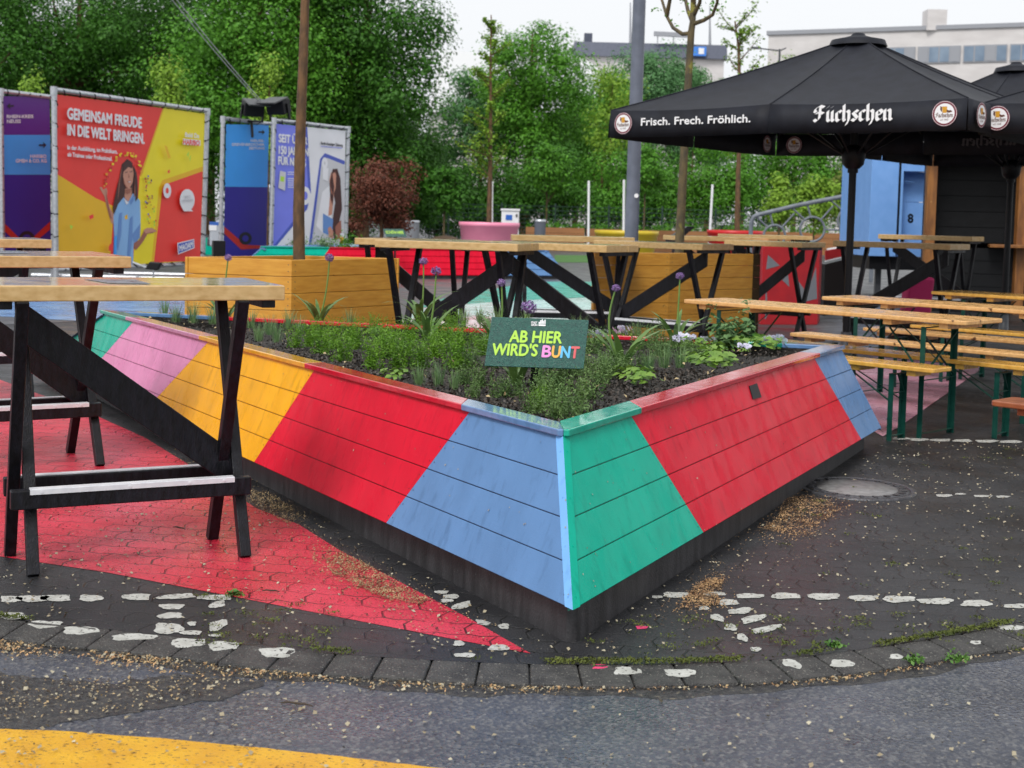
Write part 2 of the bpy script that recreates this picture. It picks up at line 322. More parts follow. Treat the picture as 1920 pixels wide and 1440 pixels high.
def asphalt():
    m = bpy.data.materials.new('wet asphalt'); m.use_nodes = True; t = m.node_tree; N = t.nodes; L = t.links; p = N['Principled BSDF']
    g = N.new('ShaderNodeNewGeometry')
    def noise(sc, d=4, st=(1, 1, 1), dist=0):
        mp = N.new('ShaderNodeMapping'); mp.inputs['Scale'].default_value = st; L.new(g.outputs['Position'], mp.inputs[0])
        n = N.new('ShaderNodeTexNoise'); n.inputs['Scale'].default_value = sc; n.inputs['Detail'].default_value = d; n.inputs['Distortion'].default_value = dist; L.new(mp.outputs[0], n.inputs[0]); return n.outputs[0]
    def rng(s, a, b, c=0, d=1):
        r = N.new('ShaderNodeMapRange'); r.inputs[1].default_value = a; r.inputs[2].default_value = b; r.inputs[3].default_value = c; r.inputs[4].default_value = d; L.new(s, r.inputs[0]); return r.outputs[0]
    def mix(a, b, f):
        x = N.new('ShaderNodeMix'); x.data_type = 'RGBA'
        for i, q in ((0, f), (6, a), (7, b)):
            if hasattr(q, 'links'): L.new(q, x.inputs[i])
            elif i == 0: x.inputs[0].default_value = q
            else: x.inputs[i].default_value = (*q, 1)
        return x.outputs[2]
    vo = N.new('ShaderNodeTexVoronoi'); vo.inputs['Scale'].default_value = 105; L.new(g.outputs['Position'], vo.inputs[0])
    c = mix((.036, .041, .058), (.062, .069, .092), rng(noise(3.5, 6), .35, .65))
    c = mix(c, mix((.006, .006, .008), (.24, .235, .23), vo.outputs['Color']), rng(vo.outputs['Color'], .3, .9, 0, .55))
    L.new(c, p.inputs['Base Color'])
    wet = noise(2.4, 5, (.7, 1.6, 1), .6)
    L.new(rng(wet, .42, .62, .46, .2), p.inputs['Roughness'])
    h = N.new('ShaderNodeMath'); h.operation = 'MULTIPLY_ADD'; h.inputs[1].default_value = .6; L.new(vo.outputs['Distance'], h.inputs[0]); L.new(noise(60, 3), h.inputs[2])
    b = N.new('ShaderNodeBump'); b.inputs['Strength'].default_value = .6; b.inputs['Distance'].default_value = .006; L.new(h.outputs[0], b.inputs['Height']); L.new(b.outputs[0], p.inputs['Normal'])
    return m
M_asph = asphalt()
M_patch = mat('rough dark asphalt patch', (.020, .020, .024), .5, (.055, .052, .05), 40, bump=1, bscale=90, rvar=.2, speck=(.14, .12, .09), speck_scale=55, speck_amt=.62)
M_yroad = mat('yellow road paint', (.66, .36, .012), .4, (.58, .29, .01), 9, bump=.3, bscale=120, speck=(.07, .045, .02), speck_scale=60, sst=(1, 2.2, 1), speck_amt=.61)
M_kerb = mat('kerb stone concrete', (.024, .023, .023), .55, (.058, .055, .052), 14, bump=.9, bscale=140, speck=(.21, .20, .175), speck_scale=130, speck_amt=.63)
M_wpaint = mat('worn white road paint', (.50, .50, .47), .55, (.36, .36, .33), 22, bump=.3, bscale=150, speck=(.06, .055, .05), speck_scale=70, speck_amt=.60)

RZ = -.02
# kerb line (back edge / front edge), metres
KB = [(-6.0, 4.9), (-2.6, 4.45), (-1.62, 4.241), (-1.073, 4.118), (-.553, 3.985), (.09, 3.928), (.738, 4.0), (1.288, 4.223), (1.765, 4.489), (2.6, 5.05), (6, 8)]
KF = [(-6.0, 4.7), (-2.6, 4.26), (-1.55, 4.054), (-1.014, 3.894), (-.52, 3.765), (.087, 3.723), (.713, 3.84), (1.242, 4.063), (1.697, 4.31), (2.65, 4.87), (6.1, 7.8)]
def catmull(P, n=10):
    R = []
    for i in range(len(P) - 1):
        a, b, c, d = (np.array(P[max(0, min(len(P) - 1, j))]) for j in (i - 1, i, i + 1, i + 2))
        for k in range(n):
            t = k / n; R.append(.5 * (2 * b + (c - a) * t + (2 * a - 5 * b + 4 * c - d) * t * t + (3 * b - a - 3 * c + d) * t ** 3))
    R.append(np.array(P[-1])); return np.array(R)
KBc = catmull(KB); _t = np.gradient(KBc, axis=0); _t /= np.linalg.norm(_t, axis=1, keepdims=True); KFc = KBc + np.stack([_t[:, 1], -_t[:, 0]], 1) * .155
mb = MB(); mb.poly([(x, y, 0) for x, y in KBc] + [(6, 8, 0)] + [(400, 30, 0), (400, 900, 0), (-400, 900, 0), (-400, 5.2, 0)], 0); mb.build('pavement', M_pav, kind='structure')
mb = MB(); mb.poly([(-400, 5.2, RZ)] + [(-400, -60, RZ), (400, -60, RZ), (400, 40, RZ), (6, 12, RZ)] + [(x, y + 3, RZ) for x, y in KFc[::-1]], 0); mb.build('road', M_asph, kind='structure')
def paintpoly(name, px, z, m, y=None, kind='structure'):
    mb = MB(); mb.poly([G(a, b, z) for a, b in px]); p = mb.v
    ar = sum(p[i][0] * p[(i + 1) % len(p)][1] - p[(i + 1) % len(p)][0] * p[i][1] for i in range(len(p)))
    if ar < 0: mb.f[0].reverse()
    return mb.build(name, m, kind=kind)
def ragged(px, amt, n=8):
    r = []
    for i, a in enumerate(px):
        b = px[(i + 1) % len(px)]
        for k in range(n): r.append((a[0] + (b[0] - a[0]) * k / n + random.uniform(-amt, amt), a[1] + (b[1] - a[1]) * k / n + random.uniform(-amt, amt) * .5))
    return r
red_px = [(995, 1225), (881, 1160), (727, 1079), (639, 1033), (560, 983), (481, 953), (365, 878), (271, 820), (208, 792), (150, 765), (71, 738), (-60, 690), (-500, 690), (-500, 978), (0, 1043), (200, 1073), (420, 1115), (600, 1150), (860, 1200)]
paintpoly('red_ground_paint', red_px, .0012, M_redp)
paintpoly('pink_ground_paint', [(1655, 818), (1692, 796), (1809, 714), (1845, 688), (1600, 665), (1400, 660), (1450, 700)], .004, M_pinkp)
paintpoly('plaza_ground', [(-900, 650), (420, 590), (700, 615), (820, 600), (1120, 620), (1500, 640), (1560, 640), (1700, 560), (2300, 500), (2300, 445), (-900, 425)], .004, M_plaza)
paintpoly('blue_ground_paint', [(20, 594), (170, 603), (420, 590), (420, 562), (200, 560), (50, 566), (-100, 572), (-100, 588)], .008, M_bluep)
paintpoly('rose_sky_reflection', [(700, 640), (1130, 650), (1140, 600), (900, 592), (760, 596)], .0082, M_rosesky)
paintpoly('mint_sky_reflection', [(760, 597), (900, 593), (1140, 601), (1120, 557), (940, 565), (790, 577)], .0084, M_mintsky)
paintpoly('teal_ground_paint', [(785, 576.5), (950, 564.5), (1120, 556), (1130, 528), (1010, 528), (880, 548), (830, 560)], .0086, M_tealp)
paintpoly('lawn', [(1040, 492), (1125, 492), (1125, 479), (1040, 478)], .012, M_lawn)
# yellow marking, asphalt repair on the road
paintpoly('yellow_road_marking', ragged([(-90, 1366), (75, 1368), (300, 1384), (480, 1401), (640, 1418), (840, 1442), (960, 1460), (960, 1530), (-90, 1530)], 1.5), RZ + .001, M_yroad)
paintpoly('asphalt_patch', ragged([(-90, 1252), (60, 1268), (200, 1282), (330, 1262), (505, 1278), (430, 1308), (300, 1328), (180, 1345), (60, 1366), (-90, 1362)], 6, 10), RZ + .0013, M_patch)
# worn white dashes
def kerbz(p):
    d = np.sqrt(((KBc - np.array((p.x, p.y))) ** 2).sum(1)).min(); p.z = .0046 - .0108 * min(1.1, max(0, d - .004) / .15); return p
def blobs(name, L, z, m, tilt=0):
    mb = MB()
    for q in L:
        cx, cy, wd, ht = q[:4]; an = q[4] if len(q) > 4 else 0; n = 24; ph = [random.uniform(0, 6.28) for _ in range(3)]; pts = []
        for i in range(n):
            a = -2 * pi * i / n; r = 1 + .10 * sin(3 * a + ph[0]) + .07 * sin(5 * a + ph[1]) + .05 * sin(9 * a + ph[2]); sq = (abs(cos(a)) ** .9 * (1 if cos(a) > 0 else -1), abs(sin(a)) ** .6 * (1 if sin(a) > 0 else -1))
            x, y = sq[0] * wd / 2 * r, sq[1] * ht / 2 * r; pts.append(kerbz(G(cx + x, cy + y + x * an, z)) if tilt else G(cx + x, cy + y + x * an, z))
        mb.poly(pts)
    return mb.build(name, m, kind='structure')
D1 = [(1690, 822, 34, 4), (1723, 824, 36, 5), (1764, 825, 38, 5), (1805, 826, 35, 5), (1850, 827, 42, 5), (1895, 828, 42, 5), (1770, 929, 30, 5), (1800, 926, 20, 3), (1842, 930, 34, 4), (1880, 931, 26, 4)]
D2 = [(1268, 1115, 52, 10), (1340, 1113, 42, 7), (1405, 1117, 52, 9), (1473, 1117, 54, 11), (1545, 1118, 60, 12), (1620, 1121, 54, 11), (1685, 1123, 60, 12), (1755, 1127, 66, 11), (1830, 1131, 56, 12), (1905, 1136, 44, 8),
      (1365, 1129, 38, 11), (1388, 1145, 44, 11, -.1), (1412, 1160, 45, 13, -.2), (1437, 1179, 54, 11, -.2), (1345, 1158, 26, 12, .2), (1370, 1176, 24, 12, .1), (1392, 1195, 20, 13, .3), (1417, 1217, 20, 8), (1320, 1140, 18, 7), (1232, 1119, 20, 5)]
D3 = [(20, 1123, 40, 12), (62, 1122, 60, 12), (106, 1121, 56, 12), (170, 1121, 44, 12), (257, 1119, 52, 12), (332, 1118, 70, 9, -.06), (405, 1120, 64, 10), (322, 1137, 46, 10), (408, 1133, 30, 12, -.2), (320, 1154, 46, 11, -.05), (315, 1178, 54, 20), (408, 1172, 34, 18, -.3), (360, 1169, 16, 8), (358, 1186, 42, 8), (404, 1191, 24, 5),
      (828, 1110, 26, 6), (846, 1118, 30, 8), (838, 1126, 24, 7), (866, 1135, 36, 12, -.2), (905, 1167, 26, 9, .2), (945, 1174, 20, 10), (860, 1206, 20, 10), (872, 1228, 40, 8), (935, 1214, 38, 11), (20, 1152, 50, 8)]
blobs('parking_line_marking', D1 + D2 + D3, .0021, M_wpaint)
M_pinkspot = mat('pink spray paint', (.7, .05, .16), .5)
blobs('pink_spray_mark', [(1203, 1176, 22, 6), (1018, 1296, 2, 1)][:1], .001, M_pinkspot)
# kerb: one stone after another
arc = [0.0]
for a, b in zip(KBc, KBc[1:]): arc.append(arc[-1] + np.linalg.norm(b - a))
arc = np.array(arc)
def kat(C, s): return np.array([np.interp(s, arc, C[:, 0]), np.interp(s, arc, C[:, 1])])
kerb = thing('kerb', None, None); kerb['kind'] = 'structure'
kj = []; s0 = arc[10] + .35
while s0 < arc[-12]:
    ln = random.uniform(.142, .156)
    j = random.uniform(-.006, .006); z = .004
    a, b, c, d = kat(KFc, s0 + .0015), kat(KFc, s0 + ln - .0015), kat(KBc, s0 + ln - .0015) + (0, -.004), kat(KBc, s0 + .0015) + (0, -.004)
    dn = np.array((0, -j)); mb = MB()
    q = [Vector((*(p + (dn if i < 2 else 0)), z - .09)) for i, p in enumerate((a, b, c, d))]
    mb.prism(q, (0, 0, .09)); mb.v[4:] = [(v[0], v[1], v[2] - (.011 if (Vector(v[:2]) - Vector(a)).length < .01 or (Vector(v[:2]) - Vector(b)).length < .01 else 0)) for v in mb.v[4:]]; mb.build('kerb_stone', M_kerb, kerb, bevel=.008); kj.append((s0, ln, z)); s0 += ln
KW = [(20, 1158, 70, 10), (85, 1172, 62, 12), (150, 1183, 66, 12), (250, 1195, 84, 10), (352, 1206, 64, 14), (418, 1212, 56, 14), (520, 1224, 64, 16), (1175, 1258, 50, 12), (1275, 1261, 58, 12), (1485, 1245, 36, 12, .2), (1578, 1243, 44, 12), (1680, 1230, 24, 8), (1830, 1204, 20, 6), (1896, 1178, 50, 8)]
blobs('kerb_paint_marking', [(q[0], q[1] - 3, *q[2:]) for q in KW], .0048, M_wpaint, 1)
blobs('pink_kerb_mark', [(1122, 1248, 34, 7)], .0052, M_pinkspot, 1)
mb = MB(); mb.poly([(x, y - .06 + .018 * sin(x * 9) + .012 * sin(x * 23) + random.uniform(-.006, .006), RZ + .0006) for x, y in KFc] + [(x, y + .02, RZ + .0006) for x, y in KFc[::-1]]); mb.build('gutter', M_patch, kind='structure')

# manhole
mc = G(1606, 917); MR = .293
th = thing('manhole_cover', 'round manhole cover with a pale concrete disc set in dark paving', 'manhole cover', (mc.x, mc.y, 0))
mb = MB(); mb.lathe([(MR, -.03), (MR, .008), (MR - .028, .008), (MR - .03, .002)], mc); mb.build('iron_frame', mat('cast iron', (.05, .05, .055), .4, (.09, .09, .1), 30, metal=.3, bump=.3, bscale=90), th)
mb = MB(); mb.lathe([(MR - .034, -.02), (MR - .034, .007), (MR - .09, .007)], mc)
for i in range(22):
    a = 2 * pi * i / 22; mb.box(mc + Vector((cos(a) * (MR - .062), sin(a) * (MR - .062), .009)), (.03, .02, .006), 0, a)
mb.build('cover_ring', MATS['cast iron'], th)
mb = MB(); mb.lathe([(MR - .092, -.02), (MR - .092, .009), (.01, .010)], mc); mb.build('cover_disc', mat('pale worn concrete', (.16, .155, .155), .45, (.24, .235, .235), 30, bump=.2), th)

# ================================================================== BIG PAINTED PLANTER
Ab, Bb, Cb = Vector((.211, 4.051, .13)), Vector((2.22, 7.954, .13)), Vector((-3.636, 10.264, .13))
Ar, Br, Cr = Vector((.184, 4.42, .6)), Vector((1.968, 7.885, .6)), Vector((-2.84, 9.239, .6))
PC = Vector((-.2, 7.4, 0))
def inset(P, d):
    n = len(P); R = []
    for i in range(n):
        a, b, c = P[i - 1], P[i], P[(i + 1) % n]
        u = (b - a).normalized(); v = (c - b).normalized(); nu = Vector((-u.y, u.x, 0)); nv = Vector((-v.y, v.x, 0))
        if nu.dot(PC - b) < 0: nu = -nu
        if nv.dot(PC - b) < 0: nv = -nv
        k = (nu + nv); R.append(b + k * (d / (1 + nu.dot(nv))))
    return R
As, Bs, Cs = inset([Ar, Br, Cr], .016)
planter = thing('raised_bed', 'big triangular wooden raised bed with sloping sides painted in colour blocks', 'raised bed', (PC.x, PC.y, 0))
mb = MB(); cb = [Vector((.213, 4.115, 0)), Vector((2.135, 7.99, 0)), Vector((-3.39, 10.15, 0))]; cc = []
for i, q in enumerate(cb):
    p, n = cb[i - 1], cb[(i + 1) % 3]; k = .035 if i == 0 else .02
    cc += [q + (p - q).normalized() * k, q + (n - q).normalized() * k]
mb.prism([Vector((q.x, q.y, -.03)) for q in cc], (0, 0, .158)); mb.build('concrete_base', M_conc, planter, bevel=.004)
def tpar(x, y, z, P, Q): g = G(x, y, z) - P; d = Q - P; return g.dot(d) / d.dot(d)
def face(P0, Q0, P1, Q1, spec, nm):
    """sloping side between bottom line P0Q0 and top line P1Q1; spec: colour, start and end along bottom and top"""
    nrm = (Q0 - P0).cross(P1 - P0).normalized()
    if nrm.dot(P0 - PC) < 0: nrm = -nrm
    def pt(s, a, b): return lerp(lerp(P0, Q0, lerp(a[0], b[0], .5) if 0 else a[0]), lerp(P1, Q1, a[1]), s)
    for col, a, b in spec:
        mb = MB()
        for k in range(4):
            s0, s1 = k / 4 + .0032, (k + 1) / 4 - .0032
            q = [pt(s0, a, a), pt(s0, b, b), pt(s1, b, b), pt(s1, a, a)]
            mb.prism([v - nrm * .02 for v in q], nrm * .02)
        q = [pt(0, a, a), pt(0, b, b), pt(1, b, b), pt(1, a, a)]
        mb.prism([v - nrm * .03 for v in q], nrm * .024, 1)
        for k in range(4):
            for ee, ff in ((a, b), (b, a)):
                for dz in (.25, .75):
                    s_ = (k + dz) / 4; p0, p1 = pt(s_, ee, ee), pt(s_, ff, ff); p = p0 + (p1 - p0).normalized() * .018; mb.tube([p - nrm * .002, p + nrm * .0008], .0034, 6, m=1)
        o = mb.build('side_panel', [PN[col], DKP[col]], planter, bevel=.003); o['label'] = f'{col} painted panel of four planks'
    return nrm
tb = lambda x, y: tpar(x, y, .13, Ab, Cb); tt = lambda x, y: tpar(x, y, .6, As, Cs)
L1, L2, L3, L4 = (tb(707, 983), tt(826, 775)), (tb(463, 868), tt(553, 695)), (tb(268, 772), tt(367, 641)), (tb(150, 717), tt(232, 603))
nL = face(Ab, Cb, As, Cs, [('blue', (0.004, 0.004), L1), ('red', L1, L2), ('yellow', L2, L3), ('pink', L3, L4), ('green', L4, (1, 1))], 'L')
tb2 = lambda x, y: tpar(x, y, .13, Ab, Bb); tt2 = lambda x, y: tpar(x, y, .6, As, Bs)
R1, R2 = (tb2(1327, 1000), tt2(1226, 783)), (tb2(1614, 824), tt2(1537, 672))
nR = face(Ab, Bb, As, Bs, [('green', (.004, .004), R1), ('red', R1, R2), ('blue', R2, (1, 1))], 'R')
face(Bb, Cb, Bs, Cs, [('blue', (0, 0), (.06, .06)), ('green', (.06, .06), (.2, .2)), ('red', (.2, .2), (.72, .72)), ('blue', (.72, .72), (1, 1))], 'B')
# strips over the sharp corner
dL, dR = (Cb - Ab).normalized(), (Bb - Ab).normalized()
for nm, d, n, m in (('corner_strip', dL, nL, M_lightblue), ('corner_strip', dR, nR, PN['green'])):
    t0, t1 = Ab.copy(), As.copy(); mid0 = lerp(Ab + dL * .03, Ab + dR * .03, .5); mid1 = lerp(As + dL * .03, As + dR * .03, .5)
    fw = Vector((-.03, -1, 0)).normalized()
    mb = MB(); mb.prism([mid0 + fw * .026, Ab + d * .042 + n * .004, As + d * .042 + n * .004, mid1 + fw * .026], -fw * .03)
    for k in range(4):
        c = lerp(lerp(mid0, Ab + d * .042, .5), lerp(mid1, As + d * .042, .5), .06 + .28 * k)
        mb.tube([c + fw * .01, c + fw * .0165], .004, 8)
    o = mb.build(nm, m, planter); o['label'] = 'light blue corner strip' if m == M_lightblue else 'green corner strip'
# rim boards
RH, RW = .024, .098
I = inset([Ar, Br, Cr], RW); Ai, Bi, Ci = I
def rim(col, P, Q, Pi, Qi, a, b, first=None, last=None):
    sl = .09 / (Q - P).length
    q = [lerp(P, Q, a), lerp(P, Q, b), lerp(Pi, Qi, min(1, (lerp(0, 1, b) * (Q - P).length - 0) / (Q - P).length)), lerp(Pi, Qi, a)]
    if first: q = first + q[1:3]
    if last: q = [q[0]] + last + [q[3]]
    tl = .0055 if Q is Br and P is Ar else .0008      # right-hand boards tipped outwards so their wet tops mirror the sky
    n_ = len(q); ni = {id(Pi), id(Qi)}; inn = [i for i, v in enumerate(q) if (v - P).cross(Q - P).length / (Q - P).length > RW * .6]
    topq = [v + Vector((0, 0, RH + (tl if i in inn else 0))) for i, v in enumerate(q)]
    mb = MB(); sgn = sum((q[i].x * q[(i + 1) % n_].y - q[(i + 1) % n_].x * q[i].y) for i in range(n_)) > 0
    fs = [list(range(n_))[::-1], [n_ + i for i in range(n_)]] + [[i, (i + 1) % n_, (i + 1) % n_ + n_, i + n_] for i in range(n_)]
    mb.add(q + topq, fs if sgn else [f[::-1] for f in fs]); o = mb.build('rim_board', WP[col], planter, bevel=.004); o['label'] = f'wet {col} rim board'
eL, eR = (Cr - Ar).normalized(), (Br - Ar).normalized()
cl, cr_ = Ar + eL * .038, Ar + eR * .038; mid = lerp(cl, cr_, .5)
t0 = (Ar - Ai).length
rL = lambda x, y: tpar(x, y, .6, Ar, Cr); rR = lambda x, y: tpar(x, y, .6, Ar, Br)
a1, a2, a3, a4 = rL(826, 772), rL(551, 691), rL(366, 637), rL(230, 600)
rim('blue', Ar, Cr, Ai, Ci, 0, a1, first=[Ai, mid, cl]); rim('red', Ar, Cr, Ai, Ci, a1, a2); rim('yellow', Ar, Cr, Ai, Ci, a2, a3); rim('pink', Ar, Cr, Ai, Ci, a3, a4); rim('green', Ar, Cr, Ai, Ci, a4, 1)
b1, b2 = rR(1226, 778), rR(1540, 670)
rim('green', Ar, Br, Ai, Bi, 0, b1, first=[Ai, mid, cr_]); rim('red', Ar, Br, Ai, Bi, b1, b2); rim('blue', Ar, Br, Ai, Bi, b2, 1)
rB = lambda x, y: tpar(x, y, .6, Br, Cr)
c1, c2, c3 = rB(1500, 651), rB(1365, 641), rB(455, 588)
rim('blue', Br, Cr, Bi, Ci, 0, c1); rim('green', Br, Cr, Bi, Ci, c1, c2); rim('red', Br, Cr, Bi, Ci, c2, c3); rim('blue', Br, Cr, Bi, Ci, c3, 1)
mb = MB()
for P, Q in ((Ai, Bi), (Bi, Ci), (Ci, Ai)):
    d = Vector((0, 0, -.2)); mb.poly([P, Q, Q + d, P + d])
mb.build('inner_lining', M_soil, planter)
# small plates
fL, fR = PLN(Ab + nL * .001, nL), PLN(Ab + nR * .001, nR)
mb = MB(); mb.prism([fR(*q, .0) for q in ((1404, 724), (1418, 719), (1427, 745), (1411, 749))], nR * .004); o = mb.build('plate', M_blackm, planter); o['label'] = 'small black plate'
mb = MB(); mb.prism([fL(*q, .0) for q in ((443, 668), (459, 665), (452, 692), (434, 688))], nL * .004); o = mb.build('plate', mat('grey tin', (.3, .32, .36), .4, metal=.5), planter); o['label'] = 'small grey plate'
# soil
ZS = .565
mb = MB(); n = 44; idx = {}
Sa, Sb, Sc = (Vector((q.x, q.y, ZS)) for q in inset([Ar, Br, Cr], RW - .02))
def sh(x, y): return .018 * sin(3.1 * x + 1) * cos(2.7 * y) + .012 * sin(9 * x + 4 * y)
vs = []; fs = []
for i in range(n + 1):
    for j in range(n + 1 - i):
        p = Sa * (1 - i / n - j / n) + Sb * (i / n) + Sc * (j / n); edge = min(1, 6 * min(i / n, j / n, 1 - (i + j) / n)); idx[i, j] = len(vs)
        vs.append((p.x, p.y, ZS - .02 + edge * (.03 + sh(p.x, p.y)) + RNG.uniform(-.004, .004)))
for i in range(n):
    for j in range(n - i):
        fs.append([idx[i, j], idx[i + 1, j], idx[i, j + 1]])
        if j < n - i - 1: fs.append([idx[i + 1, j], idx[i + 1, j + 1], idx[i, j + 1]])
mb.add(vs, fs, 0, True); mb.build('soil', M_soil, planter)
k = 15000; r1, r2 = RNG.random(k), RNG.random(k); s = np.sqrt(r1); s = np.where(RNG.random(k) < .55, s * .62, s)
P = np.array(Sa)[None] * (1 - s)[:, None] + np.array(Sb)[None] * (s * (1 - r2))[:, None] + np.array(Sc)[None] * (s * r2)[:, None]
P[:, 2] = ZS + .018 + RNG.uniform(0, .012, k)
nn = unit(RNG.normal(size=(k, 3)) * .8 + np.array([0, 0, 1])); np_mesh('mulch_chips', leaf_quads(P, nn, RNG.uniform(.008, .024, k), .6), 4, M_mulch, planter, kind='stuff')

# ================================================================== STANDING TABLES
def make_table(W=.58, mirror=False, L=1.04):
    H = 1.06; fx = L / 2 - .135
    t = thing('standing_table', 'x', 'table')
    top = MB(); n = 3
    for k in range(n):
        y = -W / 2 + W * (k + .5) / n; top.box((random.uniform(-.003, .003), y, H - .0275), (L, W / n - .0015, .055))
    me = top.build('tabletop', [M_pine], t, bevel=.004)
    sh = MB(); sh.box((0, 0, H + .0006), (L - .012, W - .012, .0012)); sh.build('wet_sheen_layer', M_wetsheen, me)
    mx = -1 if mirror else 1; ww = W / .58
    for s in (-1, 1):
        x = fx * s
        for a in (-1, 1):
            mb = MB(); xx = x + (.024 * a); mb.beam((xx, .278 * a * ww, H - .05), (xx, -.168 * a * ww, 0), .047, .042, (1, 0, 0)); mb.build('leg', M_black, t, bevel=.003)
        mb = MB(); mb.box((x + .08 * s, 0, H - .07), (.05, W - .06, .03)); mb.build('top_batten', M_black, t, bevel=.003)
    for a in (-1, 1):
        mb = MB(); mb.beam((-fx - .05, .128 * a, .275), (fx + .05, .128 * a, .275), .045, .07); f = mb.build('footrest', M_black, t, bevel=.004)
        mb = MB(); mb.box((0, .133 * a, .3125), (fx * 2 - .03, .036, .004)); mb.box((0, .1525 * a, .303), (fx * 2 - .03, .004, .018))
        for k in (-.33, -.02, .2, .33): mb.tube([(k, .1545 * a, .303), (k, .1565 * a, .303)], .005, 8)
        mb.build('metal_strip', M_alu, f)
    mb = MB(); q = [(-fx - .015, H - .06), (-fx - .015, H - .21), (fx + .035, .225), (fx + .035, .35), (fx + .01, .39)]
    mb.prism([(mx * x, -.014, z) for x, z in q][::1], (0, .028, 0)); mb.build('diagonal_brace', M_black, t, bevel=.003)
    return t
TBL = {}
def table(label, px, Y, ang, W=.58, mirror=False, z=None, L=1.3):
    """px = where the near corner at the table's right end stands"""
    p = DP(px[0], px[1], Y); zt = z or p.z; key = (W, mirror, L)
    if key in TBL: t = dup(TBL[key])
    else: t = TBL[key] = make_table(W, mirror, L)
    u = Vector((cos(ang), sin(ang), 0)); v = Vector((-sin(ang), cos(ang), 0)); c = Vector((p.x, p.y, 0)) - u * L / 2 + v * W / 2
    t.location = c; t.rotation_euler = (0, 0, ang); t.scale = (1, 1, zt / 1.06); t['label'] = label; t['group'] = 'wooden standing tables'
    return t
R = radians
g1 = G(535.7, 536, 1.05)
T1 = table('pale wooden standing table nearest the kerb with black crossed legs and wide diagonal board', (535.7, 536), g1.y, R(25.8), z=1.05, L=1.04)
T2 = table('second pale standing table of the row, wider than the one before it', (247, 481.6), 6.75, R(31), W=.78, L=1.04)
T3 = table('rear standing table of the row of three, partly before the purple banner', (97, 449.8), 9.1, R(30), mirror=True)
table('standing table in front of the sloping red bed, beside the orange planter box', (971, 457.5), 10.2, R(-17), mirror=True, L=1.17)
table('standing table whose end juts out beside the orange slatted box, crossed brace below', (1137, 460.5), 10.9, R(-32))
table('standing table just before the orange slatted planter box with a tree trunk', (1317, 458), 12.9, R(-40), mirror=True)
table('standing table between the dark box side and the red and grey block', (1504.6, 455), 15.5, R(-40), mirror=True, L=1.04)
table('shaded standing table around the umbrella pole', (1782, 458), 13.9, R(-38), mirror=True)
table('farthest standing table before the timber hut and blue cabin', (1822, 444), 18.2, R(-35))
table('standing table half hidden behind the one at the red bed, its pale end showing', (880, 452), 11.9, R(-8), L=1.04)
table('standing table before the yellow pot and the lamp post', (1190, 446), 14.3, R(2))
table('standing table below the red tree pot', (1441, 446), 18.0, R(8))
table('standing table below the ringed railing', (1524, 443), 20.2, R(8))
# printed sheets lying on the two near tabletops
M_sheet = mat('wet dark print sheet', (.10, .11, .15), .3, (.2, .2, .22), 25, (1, 1, 1), rvar=.12)
for nm, q, zz in (('near', ((158, 524), (253, 524.5), (283, 532.5), (205, 531)), 1.0528), ('second', ((-30, 470.5), (36, 470.3), (56, 475.5), (-30, 475.5)), None)):
    z = zz or DP(247, 481.6, 6.75).z + .003
    mb = MB(); mb.prism([G(*a, z) for a in q], (0, 0, .0012)); o = mb.build('printed_sheet', M_sheet); tag(o, 'wet dark printed sheet stuck to the ' + ('tabletop nearest the kerb' if zz else 'top of the second standing table'), 'sheet', 'printed sheets on the tables')

# ================================================================== BEER TABLES AND BENCHES
def rounded(x0, x1, y0, y1, r=.03):
    P = []
    for cx, cy, a0 in ((x1 - r, y1 - r, 0), (x0 + r, y1 - r, 90), (x0 + r, y0 + r, 180), (x1 - r, y0 + r, 270)):
        for k in range(4): a = R(a0 + 30 * k); P.append((cx + r * cos(a), cy + r * sin(a)))
    return P
def make_beer(L, W, H, m, name, cat):
    t = thing(name, 'x', cat)
    mb = MB(); mb.prism([(x, y, H - .028) for x, y in rounded(-L / 2, L / 2, -W / 2, W / 2)], (0, 0, .028)); mb.build('tabletop' if W > .3 else 'seat', m, t, bevel=.006)
    for s in (-1, 1):
        for bx0 in (.16, .55): mb = MB(); mb.box((s * (L / 2 - bx0), 0, H - .045), (.06, W - .06, .032)); mb.build('batten', m, t)
        xx = s * (L / 2 - .3); yy = W / 2 - .045
        for a in (-1, 1):
            mb = MB(); mb.box((xx, a * yy, (H - .06) / 2), (.034, .005, H - .06)); mb.box((xx - .0145, a * (yy - .016), (H - .06) / 2), (.005, .032, H - .06)); mb.build('leg', M_gsteel, t)
        mb = MB()
        mb.beam((xx, -yy, .03), (xx, yy, .03), .022, .005); mb.build('foot_bar', M_gsteel, t); mb = MB(); mb.beam((xx, -yy, H - .065), (xx, yy, H - .065), .03, .005)
        if W > .3:
            mb.beam((xx, -yy, H * .5), (xx + .006, yy, H - .1), .016, .005); mb.beam((xx, yy, H * .5), (xx - .006, -yy, H - .1), .016, .005); mb.beam((xx, -yy, H * .48), (xx, yy, H * .48), .016, .005)
        else: mb.beam((xx, -yy, H * .62), (xx, yy, H * .62), .016, .005); mb.beam((xx, yy * .9, H * .62), (xx, 0, H - .07), .014, .005)
        for a in (-1, 1): mb.beam((xx, a * yy * .9, H * .5), (xx - s * .34, a * yy * .35, H - .06), .014, .005)
        mb.build('leg_brace', M_gsteel, t)
    return t
BA = atan2(-.722, .692); bu = Vector((.692, -.722, 0)); bv = Vector((.722, .692, 0)); b0 = Vector((1.235, 9.74, 0))
def bpos(u0, v0, L, W): return b0 + bu * (u0 + L / 2) + bv * (v0 + W / 2)
bt = make_beer(2.2, .5, .765, M_beer2, 'beer_table', 'table'); bt.location = bpos(0, 0, 2.2, .5); bt.rotation_euler = (0, 0, BA)
